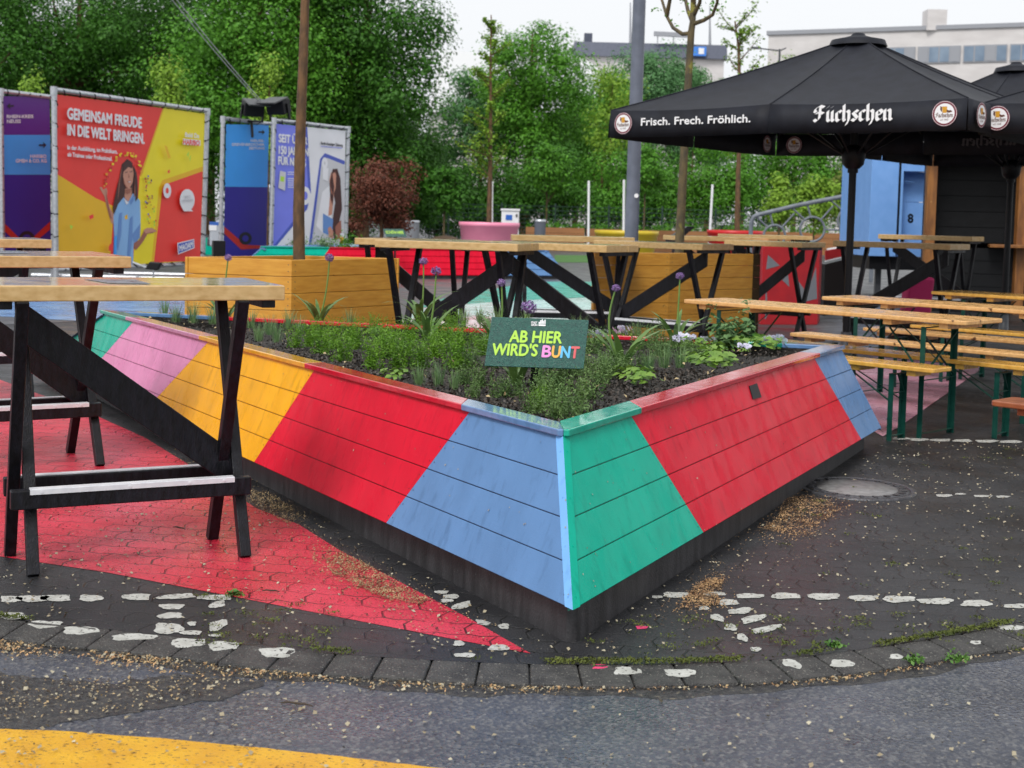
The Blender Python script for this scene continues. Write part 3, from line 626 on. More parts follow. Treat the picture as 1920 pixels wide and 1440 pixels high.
tag(bt, 'long orange folding beer table nearest the raised bed, end grain worn dark', None, 'folding beer tables')
dup(bt, bpos(.2, 1.47, 2.2, .5), BA, 'folding beer table in the middle row with a dark wet patch')
b3 = make_beer(2.2, .5, .765, M_beer, 'beer_table', 'table'); b3.location = bpos(.12, 3.32, 2.2, .5); b3.rotation_euler = (0, 0, BA); tag(b3, 'folding beer table farthest back under the umbrellas by the hut', None, 'folding beer tables')
be = make_beer(2.2, .25, .48, M_beer, 'beer_bench', 'bench'); be.location = bpos(-.07, -.24, 2.2, .25); be.rotation_euler = (0, 0, BA)
GB = 'folding beer benches'
tag(be, 'glossy yellow bench with a white glare, its end beside the blue bed corner', None, GB)
dup(be, bpos(.29, .42, 2.2, .25), BA, 'long yellow bench just behind the first beer table')
be2 = make_beer(2.2, .25, .48, M_beer2, 'beer_bench', 'bench'); be2.location = bpos(.1, 1.2, 2.2, .25); be2.rotation_euler = (0, 0, BA); tag(be2, 'worn orange bench in front of the middle beer table', None, GB)
dup(be2, bpos(.09, 2.27, 2.2, .25), BA, 'pale orange bench behind the middle beer table')
dup(be, bpos(.12, 2.98, 2.2, .25), BA, 'yellow bench in front of the farthest beer table')
be3 = make_beer(2.2, .25, .48, M_beer3, 'beer_bench', 'bench'); be3.location = bpos(3.04, -1.33, 2.2, .25); be3.rotation_euler = (0, 0, BA); tag(be3, 'dark red bench end alone on the open paving near the kerb', None, GB)
dup(be3, bpos(2.42, 2.2, 2.2, .25), BA, 'dark brown bench starting behind the yellow benches')

# ================================================================== ORANGE PLANTER BOXES
M_dkbrown = mat('dark brown boards', (.030, .017, .006), .6, (.055, .03, .012), 3, (2, 2, 14), bump=.1, bscale=30, bstretch=(1, 1, 10), spec=.25)  # dark brown boards for one side of the second box
def plank_box(name, label, pts, H, n, cat, m, dark=None):
    """pts: plan corners anticlockwise; sides of n boards"""
    c = sum(pts, Vector()) / len(pts); t = thing(name, label, cat, (c.x, c.y, 0))
    for i in range(len(pts)):
        a, b = pts[i], pts[(i + 1) % len(pts)]; nr = (b - a).cross(Vector((0, 0, 1))).normalized()
        if nr.dot(a - c) < 0: nr = -nr
        mb = MB()
        for k in range(n):
            z0, z1 = H * k / n + .002, H * (k + 1) / n - .002
            mb.prism([Vector((q.x, q.y, z0)) for q in (a, b, b - nr * .028, a - nr * .028)], (0, 0, z1 - z0))
            for f in (.03, .97):
                p = lerp(a, b, f)
                for dz in (.3, .7): mb.tube([p + Vector((0, 0, lerp(z0, z1, dz))) - nr * .002, p + Vector((0, 0, lerp(z0, z1, dz))) + nr * .0012], .0045, 6, m=1)
        mb.build('side_boards', [M_dkbrown if i == dark else m, M_dkgrey], t, bevel=.003)
    mb = MB(); s = [lerp(p, c, .05) for p in pts]; mb.poly([Vector((q.x, q.y, H - .07)) for q in s]); mb.build('soil', M_soil, t)
    return t
x0 = [G(340, 481.7, .95), G(547, 487, .95), G(749, 484, .95)]
for q in x0: q.z = 0
x0[0].y += .12
plank_box('planter_box', 'orange boarded planter box holding a slim tree pole behind the raised bed', [x0[0], x0[1], x0[2], x0[0] + x0[2] - x0[1]], .95, 7, 'planter', M_orange)
x1 = [G(1113, 473, .97), G(1293, 474, .97), G(1424, 476, .97)]
for q in x1: q.z = 0
plank_box('planter_box', 'orange boarded planter box with a dark brown side behind the standing tables', [x1[0], x1[1], x1[2], x1[0] + x1[2] - x1[1]], .97, 7, 'planter', M_orange, 1)

# ================================================================== GREEN SIGN IN THE BED
sb = G(1001, 737, .575); sn = Vector((-.10, -.93, .32)).normalized(); sf = PLN(Vector((sb.x, sb.y - .03, .86)), sn)
sign = thing('garden_sign', 'dark green sign with lime and coloured capital lettering on a black stake', 'sign', (sb.x, sb.y, .55))
mb = MB(); cs = [sf(922, 594), sf(1104, 600), sf(1094, 692), sf(908, 686)]; mb.prism([q - sn * .008 for q in cs[::-1]], sn * .008)
mb.build('sign_panel', mat('wet dark green sign', (.012, .075, .06), .35, (.02, .11, .085), 60, bump=.5, bscale=260, rvar=.12, speck=(.008, .04, .04), speck_scale=130, speck_amt=.6), sign, bevel=.002)
mb = MB(); mb.beam((sb.x + .002, sb.y, .45), sf(1003, 640) - sn * .022, .034, .02, (0, 1, 0)); mb.build('stake', M_blackm, sign)
M_lime, M_sp, M_so, M_sb, M_sr = mat('lime print', (.42, .70, .06), .5), mat('pink print', (.80, .27, .62), .5), mat('orange print', (.82, .42, .06), .5), mat('sky blue print', (.10, .48, .82), .5), mat('red print', (.66, .10, .11), .5)
mb = MB()
def T(mb, body, px0, px1, py, cap, m, pf, off=.0015, slope=0, bold=.03, lean=0, fn=text):
    fn(mb, body, pf(px0, py, off), pf(px1, py + slope, off), pf(px0 + lean, py - cap, off), m, bold)
T(mb, 'AB HIER', 955, 1052.5, 641.2, 21, 0, sf, slope=2.6, lean=2.8, bold=.045)
T(mb, "WIRD'S", 922, 1006.5, 665.5, 21, 0, sf, slope=2.2, lean=2.8, bold=.045)
for i, (ch, a, b) in enumerate((('B', 1016, 1032), ('U', 1034, 1049), ('N', 1051, 1067), ('T', 1069, 1084))): T(mb, ch, a, b, 669.3 + i * .7, 21, 1 + i, sf, slope=.4, lean=2.8, bold=.045)
T(mb, 'STADT', 996, 1007.5, 606.6, 3.6, 5, sf, slope=.4, bold=.06); T(mb, 'GRÜN', 996, 1007.5, 611.2, 3.6, 5, sf, slope=.4, bold=.06)
for a, b, h in ((1010, 1012.5, 4), (1013, 1015.5, 7), (1016, 1018, 9), (1018.6, 1020.4, 6), (1021, 1023, 8)): mb.poly([sf(a, 607.6, .0015), sf(b, 607.6, .0015), sf(b, 607.6 - h, .0015), sf(a, 607.6 - h, .0015)], 5)
mb.poly([sf(1009.6, 611.2, .0015), sf(1023, 611.6, .0015), sf(1023, 608.6, .0015), sf(1009.6, 608.2, .0015)], 5)
mb.build('lettering', [M_lime, M_sp, M_so, M_sb, M_sr, M_white], sign)

# ================================================================== PLANTS IN THE BED
def blade(mb, p, d, ln, wd, curve, m=0, seg=4, up=1.0):
    """one arching leaf from p, leaning to d"""
    d = Vector(d).normalized(); sd = Vector((-d.y, d.x, 0)).normalized(); vs = []; q = Vector(p)
    for i in range(seg + 1):
        t = i / seg; a = curve[0] + (curve[1] - curve[0]) * t      # angle from vertical
        wv = wd * (1 - t) ** .6 * (.55 + .45 * min(1, t * 3)) if t < 1 else .0006
        vs += [q - sd * wv / 2, q + sd * wv / 2]
        q = q + (d * sin(a) + Vector((0, 0, 1)) * cos(a) * up) * (ln / seg)
    mb.add(vs, [[2 * i, 2 * i + 1, 2 * i + 3, 2 * i + 2] for i in range(seg)], m)
def rdir(): a = random.uniform(0, 2 * pi); return Vector((cos(a), sin(a), 0))
def mk_tuft(n, h, wd, m, spread=(.1, .9), nm='grass_tuft'):
    mb = MB()
    for i in range(n):
        d = rdir(); blade(mb, d * random.uniform(0, .035), d, h * random.uniform(.55, 1.1), wd, (random.uniform(0, .35), random.uniform(*spread)), seg=3)
    return mb, m
def mk_strap(n, ln, wd):
    mb = MB()
    for i in range(n):
        a = 2 * pi * i / n + random.uniform(-.3, .3); d = Vector((cos(a), sin(a), 0))
        blade(mb, d * .012, d, ln * random.uniform(.75, 1.15), wd * random.uniform(.8, 1.1), (random.uniform(.15, .5), random.uniform(1.3, 2.1)), seg=6)
    return mb
def mk_feather(n, h, r, leaf=.011, per=16):
    P = []; Nn = []; S = []; mb = MB()
    for i in range(n):
        d = rdir(); b = d * random.uniform(0, r * .6); lean = d * random.uniform(.05, .35) + Vector((random.uniform(-.1, .1), random.uniform(-.1, .1), 0)); hh = h * random.uniform(.55, 1.05)
        for k in range(per):
            t = (k + random.random()) / per; p = b + lean * hh * t * t + Vector((0, 0, hh * t)); q = p + rdir() * leaf * random.uniform(.3, 1.2)
            P.append(q); Nn.append((random.gauss(0, 1), random.gauss(0, 1), random.gauss(0, 1) + .8)); S.append(leaf * random.uniform(1.2, 2.4) * (1.15 - .4 * t))
    return np.array(P), unit(np.array(Nn)), np.array(S)
def place(mesh_fn, ref, spots, name, label, cat, group, zoff=0):
    """ref: a few finished prototypes; further ones are copies"""
    for i, (x, y, sc) in enumerate(spots):
        p = G(x, y, ZS + .02 + zoff); j = i % len(ref)
        o = ref[j] if i < len(ref) else dup(ref[j])
        o.location = p; o.rotation_euler = (0, 0, random.uniform(0, 6.28)); o.scale = (sc, sc, sc * random.uniform(.92, 1.08)); tag(o, label, cat, group)
protos = []
for k in range(3):
    P, Nn, S = mk_feather(46, .19, .10); protos.append(np_mesh('feathery_herb', leaf_quads(P, Nn, S, .32), 4, M_feather))
place(None, protos, [(555, 652, .8), (600, 664, .9), (640, 678, 1), (668, 655, .9), (697, 692, 1.05), (735, 655, .95), (745, 690, .9), (790, 690, 1), (830, 648, .95), (855, 692, 1.1), (815, 672, .9), (655, 640, .8), (862, 655, .9), (770, 640, .85), (600, 640, .75), (1010, 770, .55), (905, 668, .8), (720, 672, .9), (625, 655, .85), (580, 650, .8), (845, 625, .8), (700, 630, .8), (760, 668, .95)], 'feathery_herb', 'bright green feathery herb in the leafy clump of the raised bed', 'plant', 'bright feathery herbs in the bed')
protos = []
for k in range(2):
    P, Nn, S = mk_feather(40, .16, .13, .012, 13); protos.append(np_mesh('low_herb', leaf_quads(P, Nn, S, .35), 4, M_olive))
rq = random.Random(21); more = [(x, y, sc) for x, y, sc in ((rq.uniform(690, 1330), rq.uniform(635, 745), rq.uniform(.45, .8)) for _ in range(46)) if y < 640 + (x - 560) * .28 and y < 760 - (x - 1060) * .30]
place(None, protos, more + [(1030, 755, .9), (1065, 775, 1), (1100, 750, .9), (1015, 740, .8), (1050, 735, .9), (1125, 720, .8), (905, 725, .7), (880, 690, .7), (895, 655, .8), (960, 775 - 30, .6), (1230, 645, .9), (1200, 655, .8), (1150, 705, .8), (930, 690, .7), (870, 720, .7), (1085, 700, .8), (885, 745, .5), (1240, 668, .8), (1180, 640, .7), (940, 640, .9), (915, 620, .9), (975, 640, .9), (1105, 665, .9), (1120, 645, .8), (1130, 690, .7), (1080, 790, .6), (1040, 785, .7), (1000, 790 - 15, .6)], 'low_herb', 'olive green low herb growing around the sign stake', 'plant', 'low olive herbs in the bed')
protos = []
for k in range(3):
    mb, m = mk_tuft(70, .15, .0042, M_grassb); protos.append(mb.build('grass_tuft', m))
place(None, protos, [(330, 604, 1), (362, 606, 1.1), (400, 608, 1), (520, 642, .9), (560, 628, .9), (505, 628, .9), (785, 722, .75), (822, 724, .75), (1135, 706, .8), (1245, 690, .95), (1215, 700, .8), (1092, 665, .9), (852, 730, .6), (540, 618, .9), (1010, 715, .7), (1275, 690, .8), (470, 615, .9), (1160, 690, .7), (450, 620, .9), (310, 596, 1), (485, 640, .8), (900, 605, .9), (935, 612, .9), (870, 610, .9), (655, 615, .9), (985, 615, .9), (1085, 630, 1), (1195, 635, .9)], 'grass_tuft', 'fine blue green grass tuft on the dark mulch', 'plant', 'grass tufts in the bed')
protos = []
for k in range(2):
    P = []; Nn = []; S = []
    for i in range(46):
        d = rdir(); r = random.uniform(.02, .13); P.append(d * r + Vector((0, 0, random.uniform(.02, .09)))); Nn.append((d.x * .5, d.y * .5, 1)); S.append(random.uniform(.04, .075))
    protos.append(np_mesh('leafy_herb', leaf_quads(np.array(P), unit(np.array(Nn)), np.array(S), .75), 4, M_broad))
place(None, protos, [(1335, 690, 1), (1300, 685, .7), (1392, 655, .9), (1440, 655, .8), (1310, 655, .8), (1345, 668, .8), (1420, 648, .7), (1185, 712, .7), (1205, 722, .7), (745, 712, .6), (1360, 700 - 12, .6), (705, 630, .7)], 'leafy_herb', 'low broad leaved herb with yellow green leaves near the red rim', 'plant', 'broad leaved herbs in the bed')
protos = []
for k in range(1):
    P = []; Nn = []; S = []
    for b in range(6):
        bd = rdir() * random.uniform(.01, .06); hh = random.uniform(.12, .3)
        for i in range(9):
            for a in range(4):
                d = rdir(); z = hh * (i + 1 + random.uniform(-.45, .45)) / 9; P.append(bd * (1 + z * 2) + d * random.uniform(.012, .04) * (1.2 - z) + Vector((0, 0, z))); Nn.append((d.x * .6, d.y * .6, 1)); S.append(random.uniform(.03, .055) * (1.3 - z * 2))
    protos.append(np_mesh('tall_herb', leaf_quads(np.array(P), unit(np.array(Nn)), np.array(S), .55), 4, leafmat('mint leaves', (.06, .15, .05), (.15, .26, .10))))
place(None, protos, [(1355, 655, 1), (1388, 645, 1.05)], 'tall_herb', 'tall leafy herb among the white flowers near the back rim', 'plant', 'tall herbs in the bed')
protos = []
for k in range(2):
    P = []; Nn = []; S = []; mi = []
    for i in range(60): d = rdir(); P.append(d * random.uniform(0, .085) + Vector((0, 0, random.uniform(.01, .055)))); Nn.append((d.x, d.y, 1)); S.append(random.uniform(.02, .035)); mi.append(0)
    for i in range(26):
        d = rdir(); c = d * random.uniform(0, .085) + Vector((0, 0, random.uniform(.055, .10))); f = Vector((d.x * .5 + random.uniform(-.4, .4), -.9 + random.uniform(-.4, .4), .5)).normalized(); a = f.orthogonal().normalized(); b = f.cross(a)
        for q in range(5): th_ = 2 * pi * q / 5; P.append(c + (a * cos(th_) + b * sin(th_)) * .010); Nn.append(f + Vector((random.uniform(-.25, .25),) * 3)); S.append(.022); mi.append(1)
    protos.append(np_mesh('pansy_clump', leaf_quads(np.array(P), unit(np.array([tuple(q) for q in Nn])), np.array(S), .85), 4, [M_broad, M_pansy], midx=np.array(mi)))
place(None, protos, [(1122, 645, .85), (1168, 640, .85), (1285, 652, .85), (1325, 655, .75), (1452, 655, .85), (1395, 660, .5)], 'pansy_clump', 'clump of white and lilac pansies in the raised bed', 'flowers', 'pansy clumps in the bed')
k = 260; r1, r2 = RNG.random(k), RNG.random(k); s_ = np.sqrt(r1)
P = np.array(Sa)[None] * (1 - s_)[:, None] + np.array(Sb)[None] * (s_ * (1 - r2))[:, None] + np.array(Sc)[None] * (s_ * r2)[:, None]; P[:, 2] = ZS + RNG.uniform(.03, .06, k)
np_mesh('dry_leaf_bits', leaf_quads(P, unit(RNG.normal(size=(k, 3)) * .6 + [0, 0, 1]), RNG.uniform(.012, .03, k), .5), 4, mat('dry leaf bits', (.30, .20, .09), .7, (.45, .36, .2), island=1), planter, kind='stuff')
# alliums: strap leaves, stem and flower ball
aproto = []
for i, (hx, hy, bx, by, r, lab) in enumerate([(428, 483, 420, 604, .026, 'purple allium standing alone before the long side of the orange box'), (618, 483, 598, 606, .032, 'purple allium leaning before the corner half of the orange box'), (794, 490, 788, 612, .03, 'purple allium, upright one of the pair before the table legs'), (818, 508, 801, 645, .03, 'purple allium, leaning lower one of the pair before the table legs'),
        (940, 530, 932, 655, .024, 'half opened purple allium just behind the sign corner'), (992, 576, 968, 722, .034, 'large purple allium head peeping over the green sign'), (1155, 540, 1166, 690, .022, 'small purple allium with a curved pale stem beside the sign'), (1275, 517, 1266, 650, .026, 'purple allium tall against the orange slatted box')]):
    b = G(bx, by, ZS + .02); h = DP(hx, hy, b.y - .02)
    t = thing('allium', lab, 'flower', b, 'purple alliums in the bed')
    mb = MB(); bend = Vector((random.uniform(-.03, .03), 0, 0)) if i != 6 else Vector((-.05, 0, 0)); pts = [lerp(b, h, k / 8) + bend * sin(pi * k / 8) for k in range(9)]; mb.tube(pts, [.0065 - .002 * k / 8 for k in range(9)], 7); mb.build('stem', M_stem, t)
    k = 260; D = unit(RNG.normal(size=(k, 3))); P = np.array(h) + D * r * RNG.uniform(.55, 1.05, (k, 1)) * np.array([1, 1, .85]); np_mesh('flower_head', leaf_quads(P, unit(D + RNG.normal(size=(k, 3)) * .5), np.full(k, r * .42), .5), 4, M_allium, t)
    mb = mk_strap(random.randint(9, 12), .30 if i not in (2, 6) else .36, .046 if i not in (2, 6) else .052); mb.v = [(x + b.x, y + b.y, z + b.z - .01) for x, y, z in mb.v]; mb.build('leaves', M_strap, t)

# ================================================================== UMBRELLAS
def octagon(c, r, a0, z): return [Vector((c.x + r * (.735 if k % 2 else 1) * cos(a0 + k * pi / 4), c.y + r * (.735 if k % 2 else 1) * sin(a0 + k * pi / 4), z)) for k in range(8)]   # square with bowed sides, eight ribs
M_maroon, M_beerc, M_fox = mat('maroon print', (.16, .012, .03), .6), mat('amber print', (.60, .30, .02), .6), mat('brown print', (.10, .03, .015), .6)
M_backprint = mat('grey show-through print', (.10, .10, .11), .7)
def roundel(mb, c, u, wv, n, r, m0=0):
    """white disc in a maroon ring with an amber mug, a brown tail and the blackletter name"""
    def disc(rr, off, m, k=28): mb.poly([c + u * (rr * cos(2 * pi * i / k)) + wv * (rr * sin(2 * pi * i / k)) + n * off for i in range(k)], m)
    disc(r, .001, 1); disc(r * .97, .0014, 0); disc(r * .94, .0018, 1); disc(r * .80, .0022, 0)
    q = lambda L, off, m: mb.poly([c + u * (x * r) + wv * (y * r) + n * off for x, y in L], m)
    q([(-.16, .05), (.16, .05), (.2, .62), (-.2, .62)], .0030, 2); q([(-.2, .55), (.2, .55), (.22, .74), (-.22, .74)], .0034, 0)
    q([(.16, .12), (.36, .05), (.62, .14), (.5, .26), (.3, .24), (.16, .34)], .0027, 3); q([(-.2, .1), (-.36, .3), (-.34, .6), (-.2, .5)], .0027, 3)
    fraktur(mb, 'Füchschen', c - u * (r * .68) - wv * (r * .28) + n * .0036, u * (r * 1.36), wv * (r * .22), 3, nib=.1, n=n)
    text(mb, 'seit 1848', c - u * (r * .32) - wv * (r * .55) + n * .0036, c + u * (r * .32) - wv * (r * .55) + n * .0036, c - u * (r * .32) - wv * (r * .42) + n * .0036, 3, n=n)
def umbrella(label, c, r, a0, ze, za, hub_z, prints, drop=.25, back=()):
    t = thing('umbrella', label, 'umbrella', (c.x, c.y, 0), 'black umbrellas over the beer tables')
    E0 = octagon(c, r, a0, ze); top = Vector((c.x, c.y, za)); cp = MB()
    for k in range(8):
        a, b = E0[k], E0[(k + 1) % 8]; n = 6
        rows = []
        for i in range(n + 1):
            s = .06 + .94 * i / n; L = [lerp(lerp(top, a, s), lerp(top, b, s), j / 4) + Vector((0, 0, -.055 * sin(pi * s) * (1 - (1 if j in (0, 4) else 0) * .45) - (.02 * sin(pi * j / 4) * s))) for j in range(5)]
            rows.append(L)
        vs = [p for L in rows for p in L]; cp.add(vs, [[i * 5 + j, i * 5 + j + 1, (i + 1) * 5 + j + 1, (i + 1) * 5 + j][::-1] for i in range(n) for j in range(4)], 0, True)
        sm = [lerp(top, a, s) + Vector((0, 0, -.055 * sin(pi * s) * .55 + .003)) for s in [.06 + .94 * i / 6 for i in range(7)]]
        cp.tube(sm, .006, 5)
    cp.build('canopy', M_canvas, t)
    mb = MB(); mb.lathe([(.24 * r / 2.08, za - .10), (.22 * r / 2.08, za - .045), (.12 * r / 2.08, za - .02), (.07, za), (.055, za + .022), (.001, za + .03)], (c.x, c.y, 0), 24); mb.build('vent_cap', M_canvas, t)
    for k in range(8):
        a, b = E0[k], E0[(k + 1) % 8]; u = (b - a).normalized(); nr = Vector((u.y, -u.x, 0))
        if nr.dot(a - c) < 0: nr = -nr
        mb = MB(); n = 12; vs = []
        for i in range(n + 1):
            s = i / n; p = lerp(a, b, s); p.z += -.02 * sin(pi * s); wob = .012 * sin(k * 2 + s * 7)
            vs += [p, p + Vector((0, 0, -drop * .5)) + nr * (.012 + wob * .5), p + Vector((0, 0, -drop + .012 * sin(pi * s))) + nr * (.014 + wob)]
        mb.add(vs, [[3 * i + j, 3 * i + 3 + j, 3 * i + 4 + j, 3 * i + 1 + j] for i in range(n) for j in range(2)], 0, True)
        ob = mb.build('valance', M_canvas, t); so_ = ob.modifiers.new('cloth', 'SOLIDIFY'); so_.thickness = .003
        pr = MB(); off = .034
        for what, f0, f1, zz, hh in prints.get(k, []):
            pr = MB(); P = lambda s, z, o=off: lerp(a, b, s) + Vector((0, 0, z)) + nr * o
            if what == 'logo': roundel(pr, P(f0, zz), u if u.cross(Vector((0, 0, 1))).dot(nr) > 0 else -u, Vector((0, 0, 1)), nr, hh)
            else:
                if u.cross(Vector((0, 0, 1))).dot(nr) < 0: f0, f1 = f1, f0
                if what == 'FU': fraktur(pr, 'Füchschen', P(f0, zz), P(f1, zz) - P(f0, zz), Vector((0, 0, hh)), 0, n=nr)
                else: text(pr, what, P(f0, zz), P(f1, zz), P(f0, zz + hh), 0, .035, n=nr)
            pr.build('round_logo' if what == 'logo' else 'lettering', [M_white, M_maroon, M_beerc, M_fox, M_backprint], ob)
        for what, f0, f1, zz, hh in [q[1:] for q in back if q[0] == k]:
            pr = MB(); P = lambda s, z, o=-.006: lerp(a, b, s) + Vector((0, 0, z)) + nr * o
            if what == 'logo': roundel(pr, P(f0, zz), -u if u.cross(Vector((0, 0, 1))).dot(nr) > 0 else u, Vector((0, 0, 1)), -nr, hh)
            elif what == 'FU': fraktur(pr, 'Füchschen', P(f0, zz), P(f1, zz) - P(f0, zz), Vector((0, 0, hh)), 4, n=-nr)
            else: text(pr, what, P(f0, zz), P(f1, zz), P(f0, zz + hh), 4, .03, n=-nr)
            pr.build('round_logo' if what == 'logo' else 'lettering', [M_white, M_maroon, M_beerc, M_fox, M_backprint], ob)
        rb = MB(); h = Vector((c.x, c.y, hub_z)); top2 = top - Vector((0, 0, .09))
        rb.tube([top2, lerp(top2, a, .97) - Vector((0, 0, .05))], .013, 6); rb.build('rib', M_blackm, t)
        rb = MB(); rb.tube([h + (a - c).normalized() * .07 * 0 + Vector((cos(a0 + k * pi / 4) * .06, sin(a0 + k * pi / 4) * .06, 0)), lerp(top2, a, .52) - Vector((0, 0, .05))], .011, 6); rb.build('strut', M_blackm, t)
    mb = MB(); mb.lathe([(.06, hub_z - .11), (.10, hub_z - .07), (.12, hub_z + .05), (.10, hub_z + .10), (.03, hub_z + .12)], (c.x, c.y, 0), 20); mb.lathe([(.05, hub_z - .15), (.05, hub_z - .11)], (c.x, c.y, 0), 16); mb.build('runner_hub', M_blackm, t)
    mb = MB(); mb.lathe([(.036, 0), (.036, za - .05)], (c.x, c.y, 0), 18); mb.build('pole', M_blackm, t)
    mb = MB(); mb.lathe([(.32, 0), (.32, .05), (.06, .08), (.05, .3)], (c.x, c.y, 0), 24); mb.build('foot', M_dkgrey, t)
    return t
AU = R(-173)
umbrella('large black umbrella with white valance lettering, nearest to the raised bed', Vector((3.247, 13.0, 0)), 2.38, AU, 2.35, 3.14, 1.985,
    {0: [('logo', .10, 0, -.125, .10), ('Frisch. Frech. Fröhlich.', .22, .90, -.15, .066)], 1: [('FU', .25, .65, -.16, .085), ('logo', .90, 0, -.12, .10)], 2: [('logo', .12, 0, -.12, .10)], 7: [('FU', .3, .7, -.15, .078)]},
    back=[(5, 'logo', .87, 0, -.13, .095), (6, 'logo', .13, 0, -.13, .095), (4, 'FU', .35, .75, -.16, .07), (3, '.hcilhörF', .3, .7, -.15, .06)])
c2_ = DP(1890, 440, 16.3); c2_.z = 0
umbrella('black umbrella behind the first one, its pole before the timber hut', c2_, 2.2, AU, 2.42, 3.31, 2.05, {1: [('logo', .1, 0, -.125, .095), ('FU', .35, .8, -.15, .075)], 0: [('Frisch. Frech. Fröhlich.', .2, .85, -.145, .06)]})
V3 = G(1842, 194, 2.35); c3_ = V3 - Vector((cos(AU), sin(AU), 0)) * 2.38; c3_.z = 0
umbrella('black umbrella corner with one round logo, reaching in beside the first umbrella', c3_, 2.38, AU, 2.35, 3.2, 1.98, {0: [('logo', .085, 0, -.125, .10), ('Frisch. Frech. Fröhlich.', .22, .9, -.15, .066)], 7: [('logo', .9, 0, -.12, .098)], 1: [('FU', .25, .65, -.16, .085)]})

# ================================================================== HUT, BLUE CABIN, RAILING, RED BLOCKS
M_timber = mat('weathered brown timber', (.32, .13, .03), .5, (.17, .065, .018), 5, (3, 3, .6), bump=.2, bscale=30, bstretch=(2, 2, .5), speck=(.42, .22, .07), speck_scale=7, speck_amt=.7)
M_hut = mat('black hut boarding', (.0035, .004, .005), .55, (.006, .0065, .008), 8, spec=.25)
H0 = DP(1742, 440, 21.5); hx, hy = H0.x, H0.y
hut = thing('timber_hut', 'dark serving hut framed by brown timber posts under the umbrellas', 'hut', (hx + 1.6, hy + 1.2, 0))
def zat(y, Y, x): return DP(x, y, Y).z
ux = Vector((.97, -.24, 0))
hp = lambda s, d=0: Vector((hx, hy, 0)) + ux * s + Vector((.24, .97, 0)) * d
for s, w_ in ((0, .15), (1.37, .15), (2.75, .15)):
    mb = MB(); mb.beam(hp(s), hp(s) + Vector((0, 0, 2.62)), w_, .13, (0, 1, 0)); mb.build('post', M_timber, hut, bevel=.006)
mb = MB(); mb.beam(hp(-.1, -.02) + Vector((0, 0, 2.42)), hp(3.2, -.02) + Vector((0, 0, 2.42)), .14, .09); mb.build('head_beam', M_timber, hut, bevel=.006)
mb = MB(); mb.beam(hp(.9, -.14) + Vector((0, 0, 1.07)), hp(3.2, -.14) + Vector((0, 0, 1.07)), .34, .05); mb.build('counter_shelf', M_timber, hut, bevel=.006)
mb = MB()
for z0, z1, dd in ((0, 1.03, .02), (1.1, 2.36, .5)):
    n = 5
    for k in range(n): za_, zb_ = lerp(z0, z1, k / n) + .004, lerp(z0, z1, (k + 1) / n) - .004; mb.prism([hp(.05, dd) + Vector((0, 0, za_)), hp(3.2, dd) + Vector((0, 0, za_)), hp(3.2, dd) + Vector((0, 0, zb_)), hp(.05, dd) + Vector((0, 0, zb_))], Vector((.006, .024, 0)))
mb.build('wall', M_hut, hut)
mb = MB(); mb.prism([hp(-.2, -.35) + Vector((0, 0, 2.64)), hp(3.4, -.35) + Vector((0, 0, 2.64)), hp(3.4, 2.4) + Vector((0, 0, 2.64)), hp(-.2, 2.4) + Vector((0, 0, 2.64))], (0, 0, .1)); mb.build('roof', M_hut, hut)
mb = MB()
for s in (0, 3.2): mb.prism([hp(s, .1), hp(s, 2.2), hp(s, 2.2) + Vector((0, 0, 2.6)), hp(s, .1) + Vector((0, 0, 2.6))], ux * .03)
mb.prism([hp(0, 2.2), hp(3.2, 2.2), hp(3.2, 2.2) + Vector((0, 0, 2.6)), hp(0, 2.2) + Vector((0, 0, 2.6))], Vector((.01, .03, 0))); mb.build('side_wall', M_hut, hut)
# blue cabin
M_cab = mat('light blue cabin paint', (.20, .40, .80), .45, (.17, .36, .75), 5, bump=.03)
YC = 25.0; cabp = lambda x, y, d=0: DP(x, y, YC + d)
q0 = cabp(1628, 480); q1 = cabp(1682, 480); q2 = cabp(1745, 480)
cab = thing('blue_cabin', 'light blue metal cabin with a recessed door numbered 8 beside the timber hut', 'cabin', (q1.x, q1.y + .5, 0))
zb_, zt_ = .78, 3.05
mb = MB(); mb.prism([Vector((q0.x, YC, zb_)), Vector((q1.x - .03, YC, zb_)), Vector((q1.x - .03, YC, zt_)), Vector((q0.x, YC, zt_))], (0, .05, 0)); mb.build('wall', M_cab, cab, bevel=.006)
mb = MB(); mb.prism([Vector((q0.x + .001, YC + .05, zb_)), Vector((q0.x + .001, YC + 2.2, zb_)), Vector((q0.x + .001, YC + 2.2, zt_)), Vector((q0.x + .001, YC + .05, zt_))], (.05, 0, 0)); mb.prism([Vector((q0.x, YC + 2.2, zb_)), Vector((q2.x + .4, YC + 2.2, zb_)), Vector((q2.x + .4, YC + 2.2, zt_)), Vector((q0.x, YC + 2.2, zt_))], (0, .05, 0)); mb.build('side_wall', M_cab, cab)
xr = q1.x + .06; zh = DP(1700, 321, YC).z
mb = MB()
mb.prism([Vector((q1.x + .015, YC, zb_)), Vector((xr, YC, zb_)), Vector((xr, YC, zt_)), Vector((q1.x + .015, YC, zt_))], (0, .06, 0)); mb.prism([Vector((xr, YC, zh)), Vector((q2.x + .3, YC, zh)), Vector((q2.x + .3, YC, zt_)), Vector((xr, YC, zt_))], (0, .06, 0))
mb.prism([Vector((xr - .001, YC + .06, zb_)), Vector((xr - .001, YC + .34, zb_)), Vector((xr - .001, YC + .34, zh)), Vector((xr - .001, YC + .06, zh))], (-.04, 0, 0)); mb.prism([Vector((xr, YC + .06, zh + .003)), Vector((q2.x + .3, YC + .06, zh + .003)), Vector((q2.x + .3, YC + .34, zh + .003)), Vector((xr, YC + .34, zh + .003))], (0, 0, .04)); mb.build('door_frame', M_cab, cab, bevel=.005)
